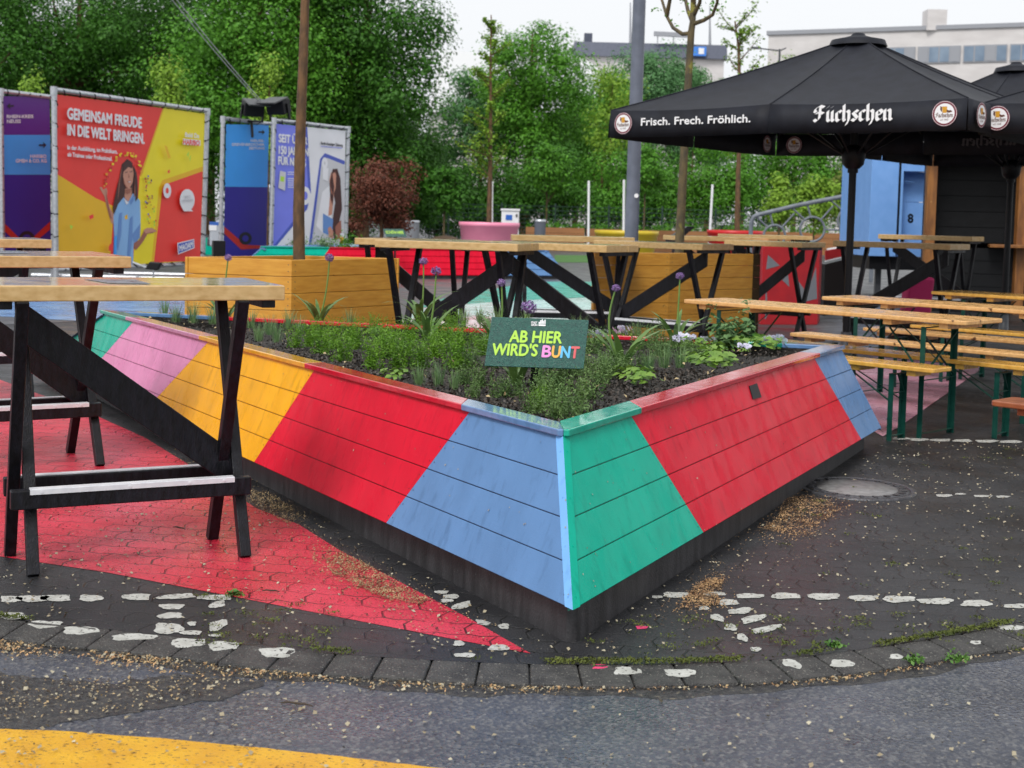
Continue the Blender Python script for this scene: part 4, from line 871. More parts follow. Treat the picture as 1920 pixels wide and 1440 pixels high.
mb = MB(); zm = DP(1700, 378, YC).z
for za_, zc_ in ((zb_, zm - .006), (zm + .006, zh)): mb.prism([Vector((xr, YC + .34, za_)), Vector((q2.x + .3, YC + .34, za_)), Vector((q2.x + .3, YC + .34, zc_)), Vector((xr, YC + .34, zc_))], (0, .04, 0))
mb.beam((xr + .02, YC + .2, zh - .17), (xr + .25, YC + .2, zh - .19), .05, .02); dr = mb.build('door', M_cab, cab)
mb = MB(); f8 = PLN(Vector((0, YC + .335, 0)), Vector((0, -1, 0))); text(mb, '8', f8(1702.5, 417), f8(1712, 417), f8(1702.5, 401.5), 0, .05); mb.build('door_number', M_blackm, dr)
mb = MB(); mb.box((q1.x - .005, YC + .03, (zb_ + zt_) / 2 + .1), (.03, .04, zt_ - zb_ - .4)); mb.build('hinge_strip', M_blackm, cab)
mb = MB(); mb.box(((q0.x + q2.x) / 2 + .2, YC + 1.1, zb_ - .13), (q2.x - q0.x + .3, 2.0, .24)); mb.build('chassis', M_blackm, cab)
for s in (q0.x + .3, q2.x - .1):
    mb = MB(); mb.box((s, YC + .4, .28), (.1, .1, .56)); mb.box((s, YC + .4, .02), (.25, .25, .04)); mb.build('support_leg', M_dkgrey, cab)
mb = MB(); mb.prism([Vector((q0.x - .05, YC - .05, zt_)), Vector((q2.x + .45, YC - .05, zt_)), Vector((q2.x + .45, YC + 2.3, zt_)), Vector((q0.x - .05, YC + 2.3, zt_))], (0, 0, .07)); mb.build('roof', M_cab, cab)
# ringed railing
YR = 32; rp = lambda x, y: DP(x, y, YR)
M_rail = mat('dull grey pipe', (.17, .19, .22), .45, (.12, .135, .16), 5)
rail = thing('ring_railing', 'grey pipe railing with welded rings rising towards the blue cabin', 'railing', rp(1510, 470))
mb = MB(); mb.tube([Vector((rp(1408, 440).x, YR, 0)), rp(1408, 425), rp(1409.5, 413), rp(1414, 406), rp(1424, 402), rp(1500, 384), rp(1640, 357)], .055, 10); mb.build('handrail', M_rail, rail)
for cx, cy, rr in ((1452, 442, 20), (1523, 430, 23), (1595, 414, 24)):
    c = rp(cx, cy); r_ = rr * YR / FPX; mb = MB(); mb.tube([c + Vector((r_ * cos(a * pi / 14), 0, r_ * sin(a * pi / 14))) for a in range(29)], .03, 6, cap=False)
    for a in (100, 50, 130, 0 if cx < 1590 else 60):
        d = Vector((cos(R(a)), 0, sin(R(a)))); e = c + d * (r_ + .45)
        yy = lerp(rp(1424, 402), rp(1640, 357), (e.x - rp(1424, 402).x) / (rp(1640, 357).x - rp(1424, 402).x)).z
        e.z = min(e.z, yy - .03); mb.tube([c + d * r_, e], .022, 6)
    mb.tube([c - Vector((0, 0, r_)), Vector((c.x, YR, 0))], .03, 6); mb.build('ring', M_rail, rail)
mb = MB(); mb.tube([rp(1640, 357), Vector((rp(1640, 357).x, YR, 0))], .05, 8); mb.build('end_post', M_rail, rail)
# red and grey geometric block, red ramp board
M_redb, M_greyb = mat('red lacquer', (.52, .012, .02), .4, (.42, .01, .02), 5), mat('grey lacquer', (.20, .21, .24), .45)
YB = 17.6; bp = lambda x, y, d=0: DP(x, y, YB + d); blk = thing('geometric_block', 'tall red planter block with grey triangle pattern behind the standing tables', 'planter', (bp(1490, 500).x, YB + .4, 0))
xs0, xs1, zt_b = bp(1430, 500).x, bp(1545, 500).x, bp(1490, 463).z
mb = MB(); mb.prism([Vector((xs0, YB, 0)), Vector((xs1, YB + .25, 0)), Vector((xs1 + .2, YB + 1.0, 0)), Vector((xs0, YB + .8, 0))], (0, 0, zt_b)); mb.build('body', M_redb, blk, bevel=.01)
fb = PLN(Vector((xs0, YB, 0)), Vector((.25, -(xs1 - xs0), 0)).normalized())
mb = MB()
for L in (((1440, 478), (1462, 498), (1436, 505)), ((1458, 517), (1476, 495), (1480, 538)), ((1497, 527), (1510, 545), (1500, 575)), ((1508, 566), (1530, 500), (1532, 560)), ((1436, 520), (1440, 590), (1434, 600))): mb.prism([fb(x, y, .001) for x, y in L], Vector((0, -.002, 0)))
mb.build('triangle_pattern', M_greyb, blk)
rmp = thing('red_ramp', 'red slanted board with a pale edge before the blue cabin', 'ramp', bp(1570, 500, 3))
q = [bp(1548, 470, 2), bp(1590, 463, 3), bp(1590, 478, 3), bp(1548, 488, 2)]
mb = MB(); mb.prism(q, (0, .05, 0)); mb.build('board', M_redb, rmp)
mb = MB(); mb.prism([bp(1548, 488.3, 2), bp(1590, 478.3, 3), bp(1590, 480.5, 3), bp(1548, 490.8, 2)], (0, .06, 0)); mb.prism([bp(1552, 466, 3), bp(1600, 459, 3), bp(1600, 461, 3), bp(1552, 469, 3)], (0, .06, 0)); mb.build('edge', M_white, rmp)
mb = MB(); mb.prism([Vector((q[3].x, q[3].y + .02, 0)), Vector((q[2].x, q[2].y + .02, 0)), q[2] + Vector((0, .02, -.06)), q[3] + Vector((0, .02, -.06))], (0, .6, 0)); mb.build('side', M_blackm, rmp)
mg = G(1716, 640); bag = thing('pink_bag', 'magenta bag standing dimly in the shade below the standing tables', 'bag', (DP(1716, 530, 15.2).x, 15.2, 0))
bx_ = DP(1716, 530, 15.2).x; mb = MB(); mb.prism([Vector((bx_ - .14, 15.05, .35)), Vector((bx_ + .15, 15.05, .35)), Vector((bx_ + .15, 15.3, .35)), Vector((bx_ - .14, 15.3, .35))], (.03, 0, .42)); mb.build('bag_body', mat('magenta cloth', (.5, .01, .12), .6), bag, bevel=.03)
mb = MB(); mb.box((bx_ + .02, 15.18, .175), (.5, .4, .345)); mb.build('crate', M_hut, bag)

# ================================================================== FAR PAINTED BED, POTS, BINS, POSTS, RAISED BEDS, FENCE
fa, fb_, fc = Vector((-5.55, 26.4, .08)), Vector((1.2, 29.6, .08)), Vector((-3.2, 33, .08))
ra, rb_, rc = Vector((-5.05, 26.9, .6)), Vector((.78, 29.75, .6)), Vector((-3.1, 32.3, .6)); PC = Vector((-2.3, 30, 0))
far = thing('raised_bed', 'smaller painted raised bed with green, red and blue sides behind the orange box', 'raised bed', (-2.3, 30, 0))
def pface(P0, Q0, P1, Q1, spec, par):
    nrm = (Q0 - P0).cross(P1 - P0).normalized(); nrm = nrm if nrm.dot(P0 - PC) > 0 else -nrm
    for col, a, b in spec:
        mb = MB()
        for k in range(4):
            s0, s1 = k / 4 + .012, (k + 1) / 4 - .012
            f = lambda s, t: lerp(lerp(P0, Q0, t), lerp(P1, Q1, t), s)
            mb.prism([f(s0, a), f(s0, b), f(s1, b), f(s1, a)], -nrm * .02)
        mb.prism([lerp(P0, Q0, a) - nrm * .015, lerp(P0, Q0, b) - nrm * .015, lerp(P1, Q1, b) - nrm * .015, lerp(P1, Q1, a) - nrm * .015], -nrm * .01)
        o = mb.build('side_panel', PN[col], par); o['label'] = f'{col} painted panel'
        mb = MB(); mb.prism([lerp(P1, Q1, a) + nrm * .02, lerp(P1, Q1, b) + nrm * .02, lerp(P1, Q1, b) - nrm * .1, lerp(P1, Q1, a) - nrm * .1], (0, 0, .03)); mb.build('rim_board', WP[col], par)
pface(fa, fb_, ra, rb_, [('green', 0, .22), ('red', .22, .80), ('blue', .80, 1)], far); pface(fa, fc, ra, rc, [('blue', 0, 1)], far); pface(fb_, fc, rb_, rc, [('blue', 0, 1)], far)
mb = MB(); mb.poly([ra - Vector((0, 0, .04)), rb_ - Vector((0, 0, .04)), rc - Vector((0, 0, .04))]); mb.build('soil', M_soil, far)
mb = MB(); mb.prism([Vector((q.x * .985, q.y + .05, -.02)) for q in (fa, fb_, fc)], (0, 0, .1)); mb.build('base', M_conc, far)
# strip bed under the banner's foot: low green board seen between the banners
mb = MB(); g0 = DP(382, 455, 40); mb.box((g0.x - .1, 40, .26), (1.6, .1, .5)); mb.box((g0.x - .1, 40.4, .2), (1.6, .7, .36), 1); o = mb.build('low_bed', [PN['green'], M_soil]); tag(o, 'low green edged bed seen between the two banner stands', 'raised bed')
def pot(label, cx, ytop, half, Y, m, h):
    c = DP(cx, ytop, Y); r_ = half * Y / FPX; zt = c.z; t = thing('tree_pot', label, 'pot', (c.x, Y, 0))
    mb = MB(); mb.lathe([(r_ * .80, zt - h), (r_ * .97, zt - .12), (r_, zt - .1), (r_, zt), (r_ * .93, zt), (r_ * .9, zt - .12)], (c.x, Y, 0), 40); mb.build('pot_body', m, t)
    mb = MB(); mb.lathe([(r_ * .9, zt - .1), (.01, zt - .07)], (c.x, Y, 0), 24); mb.build('soil', M_soil, t)
    return c
M_potp, M_poty, M_potr = mat('pink pot', (.88, .30, .44), .4, (.82, .26, .40), 3), mat('yellow pot', (.62, .46, .02), .4, (.55, .4, .02), 3), mat('red pot', (.56, .01, .015), .4, (.5, .01, .01), 3)
pp = pot('big round pink pot holding a thin young tree', 917.5, 417, 57, 36, M_potp, 1.15)
py_ = pot('wide yellow pot beside the grey lamp post', 1175, 432.5, 60, 38, M_poty, .95)
pr_ = pot('wide red pot with a thin tree trunk behind the tables', 1378, 432, 52, 38, M_potr, 1.0)
def bin_(label, cx, y0, half, Y, m):
    c = DP(cx, y0, Y); r_ = half * Y / FPX; t = thing('litter_bin', label, 'bin', (c.x, Y, 0)); mb = MB(); mb.lathe([(r_, 0), (r_, c.z - .04)], (c.x, Y, 0), 24); mb.build('bin_body', m, t); mb = MB(); mb.lathe([(r_ * 1.06, c.z - .06), (r_ * 1.06, c.z), (r_ * .8, c.z + .01)], (c.x, Y, 0), 24); mb.build('lid', M_steel, t)
bin_('grey cylinder bin before the long wooden raised bed', 1013, 412, 10.5, 44, mat('slate grey bin', (.10, .11, .14), .5)); bin_('grey steel bin beside the reddish shrub', 771.5, 413.5, 15, 46, mat('grey steel bin', (.2, .21, .23), .5))
cw = DP(957, 395, 42); kio = thing('white_cabinet', 'white control cabinet with a small blue sign behind the pink pot', 'cabinet', (cw.x, 42, 0))
mb = MB(); mb.box((cw.x, 42.2, cw.z / 2), (33 * 42 / FPX, .5, cw.z)); mb.build('body', M_white, kio, bevel=.02)
mb = MB(); mb.box((cw.x, 42.2, cw.z + .03), (36 * 42 / FPX, .56, .06)); mb.build('lid', M_white, kio)
mb = MB(); mb.box((cw.x - .04, 41.94, cw.z - .21), (.2, .01, .16)); mb.build('blue_label', mat('blue label', (.02, .12, .5), .5), kio)
mb = MB(); mb.box((cw.x + .2, 41.94, cw.z - .15), (.05, .02, .09)); mb.build('handle', M_blackm, kio)
for i, (x, y, l) in enumerate(((922.5, 339, 'white pole standing behind the young tree in the pink pot'), (1104, 339, 'white pole beside the yellow pot'), (1170, 337, 'white pole just beside the lamp post'), (1336, 346, 'slightly leaning white pole before the red pot'))):
    p = DP(x, y, 50); b = DP(x - (6 if i == 3 else 0), 440, 50); mb = MB(); mb.tube([Vector((b.x, 50, 0)), p], .045, 10); tag(mb.build('white_pole', M_white), l, 'pole', 'white poles')
M_bedw = mat('reddish raised bed boards', (.38, .17, .06), .6, (.28, .12, .045), 3, (.3, 1, 8), bump=.1)
for i, (x0_, x1_, yt, Y, l) in enumerate(((986, 1096, 424, 56, 'long wooden raised bed behind the grey bin'), (1100, 1330, 429, 58, 'long wooden raised bed behind the yellow pot'), (1345, 1640, 433, 60, 'long wooden raised bed behind the ringed railing'))):
    a, b = DP(x0_, yt, Y), DP(x1_, yt + 3, Y); t = thing('long_raised_bed', l, 'raised bed', ((a.x + b.x) / 2, Y, 0), 'long wooden raised beds'); zt = (a.z + b.z) / 2 - .02
    mb = MB()
    for k in range(4): mb.box(((a.x + b.x) / 2, Y, zt * (k + .5) / 4), (b.x - a.x, .06, zt / 4 - .012))
    mb.build('front_boards', M_bedw, t)
    mb = MB(); mb.box(((a.x + b.x) / 2, Y + .6, zt / 2 - .04), (b.x - a.x, 1.1, zt)); mb.build('soil', M_soil, t)
    k = int((b.x - a.x) * 230); P = np.stack([RNG.uniform(a.x, b.x, k), Y + RNG.uniform(.1, 1.1, k), zt + np.abs(RNG.normal(0, .12, k))], 1); sel = np.sin(P[:, 0] * 5 + i) + RNG.normal(0, .6, k) > -.3; P = P[sel]
    o = np_mesh('bed_plants', leaf_quads(P, unit(RNG.normal(size=(len(P), 3)) + [0, 0, .6]), RNG.uniform(.06, .14, len(P)), .5), 4, LF_mid); tag(o, f'patch of low green plants on the {l}', 'plants', kind='stuff')
# mesh fence
M_fence = mat('dark green fence wire', (.02, .05, .04), .5)
YF = 63; fn = thing('mesh_fence', 'dark green wire mesh fence in front of the trees', 'fence', (0, YF, 0)); xa, xb = DP(640, 400, YF).x, DP(1660, 400, YF).x; zf = 1.95
mb = MB()
for z in np.arange(.1, zf, .2): mb.beam((xa, YF, z), (xb, YF, z), .02, .022)
for x in np.arange(xa, xb, .22): mb.beam((x, YF - .01, .05), (x, YF - .01, zf), .012, .012, (0, 1, 0))
mb.build('wire_mesh', M_fence, fn)
for x in np.arange(xa, xb + .1, 2.5): mb = MB(); mb.box((x, YF + .04, 1.0), (.07, .06, 2.05)); mb.build('fence_post', M_fence, fn)
# lamp post
lp = DP(1184, 440, 19); mb = MB()
lamp = thing('lamp_post', 'tall grey lamp post rising behind the standing tables', 'lamp post', (lp.x, 19, 0))
lt = DP(1201, -60, 19); mb.tube([Vector((lp.x - .012, 19, 0)), lp, lt], [.105, .098, .088], 20); mb.build('pole', mat('grey painted steel', (.13, .145, .19), .4, (.10, .115, .15), 6), lamp)
mb = MB(); st = DP(1193, 367, 18.9); mb.tube([st + Vector((0, -.005, 0)), st + Vector((0, .004, 0))], .03, 16); mb.build('sticker', M_white, lamp)
mb = MB(); mb.box((lp.x, 19, .02), (.35, .35, .04)); mb.build('base_plate', M_dkgrey, lamp)
mb = MB(); b2 = DP(1278, 432, 19.5); mb.prism([Vector((b2.x - .16, 19.5, b2.z - .1)), Vector((b2.x + .02, 19.5, b2.z - .1)), Vector((b2.x + .2, 19.5, b2.z + .06)), Vector((b2.x + .09, 19.5, b2.z + .06))], (0, .3, 0)); mb.box((b2.x - .06, 19.65, (b2.z - .12) / 2), (.1, .1, b2.z - .12)); o = mb.build('black_lectern', M_black); tag(o, 'black slanted panel on a post behind the tree trunk', 'panel')

# ================================================================== BANNER STANDS
def bmat(n, c): return mat(n, c, .45, tuple(q * .92 for q in c), 1.6, (1, 1, 1), bump=.55, bscale=2.2, bstretch=(1, 1, .6))
B_red, B_yel, B_amb = bmat('banner red', (.86, .045, .035)), bmat('banner yellow', (.90, .74, .015)), bmat('banner amber', (.84, .48, .012))
B_pur, B_blu, B_ind, B_lil, B_org = bmat('banner purple', (.10, .02, .26)), bmat('banner azure', (.06, .38, .95)), bmat('banner indigo', (.035, .025, .30)), bmat('banner periwinkle', (.19, .22, .80)), bmat('banner orange red', (.55, .03, .02))
B_wht, B_mid, B_blk, B_grey = bmat('banner white', (.80, .80, .85)), bmat('banner royal blue', (.07, .11, .50)), bmat('banner black', (.012, .012, .02)), bmat('banner pale grey', (.60, .60, .64))
B_skin, B_skin2, B_hair, B_polo, B_polo2, B_candy = bmat('printed skin', (.58, .27, .19)), bmat('printed skin shadow', (.34, .12, .08)), bmat('printed brown hair', (.055, .014, .012)), bmat('printed light blue cloth', (.24, .46, .80)), bmat('printed blue cloth fold', (.13, .27, .60)), bmat('printed candy', (.80, .36, .02))
BM = [B_red, B_yel, B_amb, B_pur, B_blu, B_ind, B_lil, B_org, B_wht, B_mid, B_blk, B_grey, B_skin, B_skin2, B_hair, B_polo, B_polo2, B_candy, M_lime]
RD, YL, AM, PU, BL, IN, LI, OR, WH, MI, BK, GY, SK, S2, HA, PO, P2, CA, LM = range(19)
def banner(label, pl, pr, Yl, Yr, sheet, parts, ties=True):
    """pl, pr: the two pipes as (top x, top y, bottom x, bottom y); Yl, Yr their distances"""
    A, B_ = DP(pl[0], pl[1], Yl), DP(pr[0], pr[1], Yr); A0, B0 = DP(pl[2], pl[3], Yl), DP(pr[2], pr[3], Yr)
    for q, a in ((A0, A), (B0, B_)): q.x = a.x + (q.x - a.x)
    tx = MB(); t = thing('banner_stand', label, 'banner', ((A.x + B_.x) / 2, (Yl + Yr) / 2, 0), 'banner stands of steel pipe')
    for p, q in ((A, A0), (B_, B0)): mb = MB(); f = lerp(p, q, 1.0); g = Vector((q.x, q.y, 0)); mb.tube([p, q, g], .045, 12); mb.box((g.x, g.y, .01), (.3, .3, .02)); mb.build('upright_pipe', M_steel, t)
    mb = MB(); mb.tube([A, B_], .042, 12); mb.tube([A + Vector((0, 0, .05)), A - Vector((0, 0, .09))], .058, 12); mb.tube([B_ + Vector((0, 0, .05)), B_ - Vector((0, 0, .09))], .058, 12); mb.build('top_pipe', M_steel, t)
    mb = MB(); mb.tube([A0, B0], .04, 12); mb.build('bottom_pipe', M_steel, t)
    n = (B_ - A).cross(A0 - A).normalized(); n = n if n.y < 0 else -n
    P = PLN(lerp(lerp(A, B_, .5), lerp(A0, B0, .5), .5) + n * .01, n)
    S = [P(*q) for q in sheet]
    mb = MB(); mb.prism([q - n * .004 for q in S], n * .004); sh_ = mb.build('printed_sheet', [BM[parts[0]]], t)
    mb = MB(); tb_ = MB(); lay = .002
    for k in range(1, len(parts)):
        q = parts[k]
        if q[0] == 'T': text(tx, q[1], P(q[2], q[3], lay), P(q[4], q[5], lay), P(q[2] + (q[8] if len(q) > 8 else 0), q[3] - q[6], lay), q[7], .055, n=n); lay += .002
        elif q[0] == 'O': cx, cy, r1, r2, m, m2 = q[1:7]; sq = q[7] if len(q) > 7 else 1; mb.poly([P(cx + r1 * sq * cos(-2 * pi * i / 26), cy + r1 * sin(2 * pi * i / 26), lay) for i in range(26)], m); mb.poly([P(cx + r2 * sq * cos(-2 * pi * i / 26), cy + r2 * sin(2 * pi * i / 26), lay + .0005) for i in range(26)], m2); lay += .0006
        else: mb.poly([P(x, y, lay) for x, y in q[1]], q[0])
        lay += .0005
    mb.build('printed_artwork', BM, sh_); tx.build('lettering', BM, sh_)
    for a, b, s0, s1, c_ in ((A, B_, S[0], S[1], 1), (A0, B0, S[3], S[2], 1), (A, A0, S[0], S[3], 0), (B_, B0, S[1], S[2], 0)):
        k = max(5, int((b - a).length / .36))
        for i in range(k):
            f = (i + .5) / k; p = lerp(a, b, f); q = lerp(s0, s1, f); d = (b - a).normalized(); u = (q - p).normalized()
            tm = MB(); tm.tube([p - u * .05 + d * .012, p + n * .05, q + n * .006], .011, 5, cap=False); tm.tube([p - u * .05 - d * .012, p - n * .05, q], .011, 5, cap=False); tm.build('elastic_tie', M_blackm, t)
    return t, P, n
banner('narrow purple, azure and indigo banner with two arrows beside the big red banner', (1, 171, 5, 500), (103, 183, 100, 500), 23.2, 24.3,
    [(4, 180), (93, 181), (96, 498), (6, 500)], [IN,
     (PU, [(4, 180), (93, 181), (94, 253), (4.5, 253)]), (BL, [(4.5, 253), (94, 253), (94.6, 327.5), (5, 327.5)]),
     (OR, [(4.5, 415), (4.5, 430), (38, 462), (56, 462), (94, 430), (94, 415), (54, 452), (42, 452)]), ('O', 50, 448, 15, 8.5, BK, IN),
     ('T', 'RHEIN-KREIS', 12.5, 221.5, 62, 221, 6, WH), ('T', 'NEUSS', 12.5, 230.5, 38, 230.3, 6, WH), ('T', 'HARIBO', 56, 296, 86, 296, 6.2, WH), ('T', 'GMBH & CO. KG', 28.5, 304.5, 86.5, 304.5, 6.2, WH),
     (BK, [(12, 198.5), (18, 193), (18, 197), (25, 197), (25, 200), (18, 200), (18, 204.5)]), (BK, [(86, 272), (79.5, 266), (80.5, 270.5), (72, 270.5), (72, 273.5), (80.5, 273.5), (79.5, 278)])])
# the big advertising banner with the printed woman in a light blue polo shirt
arcA = [(196 + 0, 348), (199, 330), (206, 312), (215, 298), (226, 290), (238, 288), (250, 293), (258, 306), (263, 320)]
cand = []
rr = random.Random(3)
for a, b in zip(arcA, arcA[1:]):
    for k in range(5):
        t_ = rr.random(); x = a[0] + (b[0] - a[0]) * t_ + rr.uniform(-2.4, 2.4); y = a[1] + (b[1] - a[1]) * t_ + rr.uniform(-3, 3); s_ = rr.uniform(1.4, 2.4)
        cand.append((rr.choice([YL, CA, YL, CA, OR]), [(x - s_, y - s_ * .7), (x + s_, y - s_), (x + s_ * .8, y + s_), (x - s_ * .7, y + s_ * .8)]))
for k in range(46):
    y = rr.uniform(330, 430); x = 269 + (y - 330) * .12 + rr.uniform(-6, 9); s_ = rr.uniform(.8, 1.6)
    cand.append((rr.choice([LM, CA, S2, HA, MI, LM, OR]), [(x - s_, y - s_ * 1.4), (x + s_, y - s_), (x + s_, y + s_ * 1.5), (x - s_ * .8, y + s_)]))
banner('big red and yellow banner with a printed woman in a light blue polo shirt', (101, 168, 105, 506), (389, 208, 380, 494), 22.5, 26.3,
    [(107.5, 177), (384, 213), (375, 489), (108.5, 503)], [RD,
     (YL, [(305, 203), (384, 213), (375, 489), (249, 496), (262, 330)]), (AM, [(107.7, 327), (180, 372), (214, 387), (205, 498.5), (108.5, 503)]), (AM, [(262, 330), (305, 203), (307.5, 203.5), (265, 331)]),
     (AM, [(380.5, 312), (380, 321), (312, 344), (303, 352), (287, 492), (284, 492), (298, 352), (304, 338)]), (RD, [(380, 321), (375, 489), (288, 492), (304, 352), (311, 345)]),
     (P2, [(213, 383), (250, 372), (262, 384), (263, 420), (257, 455), (249, 462), (248, 496), (211, 498), (213, 445), (212, 402)]),
     (HA, [(238, 298), (246, 303), (251, 318), (253, 345), (254, 368), (246, 374), (228, 378), (220, 394), (212, 402), (213, 385), (219, 362), (224, 330), (228, 308)]),
     (SK, [(186, 352), (190, 350), (193, 356), (199, 352), (201, 358), (200, 368), (205, 388), (213, 402), (212, 420), (208, 418), (200, 390), (195, 368)]), (SK, [(234, 354), (246, 352), (247, 368), (240, 378), (233, 372)]),
     (PO, [(231, 370), (240, 379), (249, 362), (262, 376), (263, 412), (260, 448), (250, 456), (249, 496), (213, 498), (214, 440), (212, 406), (221, 383)]),
     (P2, [(247, 440), (263, 418), (262, 446), (250, 455)]), (P2, [(232, 370), (240, 380), (236, 384)]), (AM, [(233, 405), (238, 402), (239, 410), (234, 412)]),
     (SK, [(232, 312), (240, 308), (248, 314), (250, 326), (248, 342), (241, 355), (234, 346), (230, 330)]), (HA, [(230, 308), (240, 301), (248, 306), (247, 316), (240, 313), (231, 322)]),
     (S2, [(237, 340), (245, 338.5), (241, 343)]), (HA, [(233.5, 323), (238.5, 321.5), (238.5, 323), (233.5, 324.5)]), (HA, [(242.5, 321.5), (247.5, 320.5), (247.5, 322), (242.5, 323)]), (S2, [(240, 325), (242.5, 333), (239.5, 333.5)]),
     (S2, [(250, 456), (261, 449), (268, 435), (274, 428), (284, 427), (293, 433), (285, 437), (276, 438), (266, 455), (254, 469), (250, 464)]), (SK, [(268, 432), (275, 427), (285, 428), (293.5, 434), (284, 435), (272, 438)]),
     (P2, [(223, 400), (228, 398), (226, 440), (220, 470), (218, 460)]), (P2, [(243, 410), (248, 404), (247, 450), (241, 492), (237, 492)]), (BL, [(213, 445), (218, 440), (217, 497), (213, 498)]), (WH, [(231, 372), (236, 384), (240, 380)]), (P2, [(243, 377), (249, 366), (250, 376), (244, 384)]),
     (S2, [(230, 332), (233.5, 345), (240, 355), (236, 353), (231, 344)]), (S2, [(234, 356), (246, 353), (243, 362), (236, 364)]), (WH, [(238, 341), (244.5, 339.6), (242, 342)]), (S2, [(229, 310), (224, 335), (221, 368), (217, 385), (219, 362), (224, 328)]), (S2, [(250.5, 322), (252.5, 345), (252, 366), (250, 370), (251, 345)]), (HA, [(249, 308), (255, 325), (257, 345), (257, 372), (253, 378), (252, 350)]), (HA, [(222, 335), (215, 365), (210, 390), (212, 402), (219, 380)]), (S2, [(196, 352), (198, 362), (203, 388), (209, 412), (206, 408), (200, 385)]),
     ] + cand + [('O', 308.5, 357.5, 14, 5.5, WH, RD, .53), ('O', 346, 375, 20.5, 18, WH, WH, .68), (WH, [(335, 388), (351, 390), (357, 396), (340, 396)]), 
     ('T', 'GEMEINSAM FREUDE', 121, 222.5, 260, 240, 20, WH), ('T', 'IN DIE WELT BRINGEN.', 121, 253, 265, 269.5, 20, WH),
     ('T', 'In der Ausbildung, im Praktikum,', 120.5, 280, 214, 288, 7.8, WH), ('T', 'als Trainee oder Professional.', 120.5, 293, 204, 301.5, 7.8, WH),
     (WH, [(337, 260), (370, 263), (369.6, 273.5), (336.6, 271)]), ('T', 'HARIBO', 337.5, 270.5, 368, 273.2, 9, RD), ('T', 'Bald Da', 341, 256.5, 367, 259, 8, WH), ('T', 'JETZT', 340.5, 371.5, 351, 371, 4.2, GY), ('T', 'BEWERBEN', 336.5, 378.5, 355.5, 377, 4.2, GY),
     (WH, [(325.5, 455.5), (357, 448), (358, 465), (327, 477)]), (MI, [(327, 457), (356, 450), (356.5, 463.5), (328, 475)]), ('T', 'MAOAM', 329.5, 471, 354.5, 462.5, 10.5, WH), (LM, [(343, 290), (348, 283), (346, 295)]), (LM, [(348, 296), (351, 290), (349.5, 304)]), (AM, [(301, 272), (306, 275), (313, 296), (308, 297)]), (RD, [(307, 320), (311, 318), (311, 324), (307.5, 325)]),
     (RD, [(159, 405), (167, 401), (168, 408), (161, 412)]), (LM, [(123, 421), (129, 424), (125, 431)]), (RD, [(196, 462), (200, 456), (204, 462), (202, 470), (196, 470)])])
banner('narrow azure and indigo banner with an arrow beside the white and periwinkle one', (418, 222, 413, 487), (512, 233, 507, 482), 28.6, 30.0,
    [(424, 233), (504, 234), (499, 480), (419, 488)], [IN, (BL, [(424, 233), (504, 234), (501.5, 351), (421.5, 350)]), (OR, [(420.5, 425), (420.3, 438), (452, 468), (500, 465), (500, 460.5), (460, 459)]), ('O', 460, 447, 12, 6, BK, IN),
     ('T', 'NEUSS-', 470, 266, 495, 266.4, 4.6, WH), ('T', 'GREVENBROICHER', 434, 273, 495, 273.4, 4.6, WH), ('T', 'ZEITUNG', 466, 280, 495, 280.2, 4.6, WH), (BK, [(496, 247.8), (490.5, 243), (491.5, 246.4), (484, 246.2), (484, 248.6), (491.5, 249), (490.5, 252.8)])])
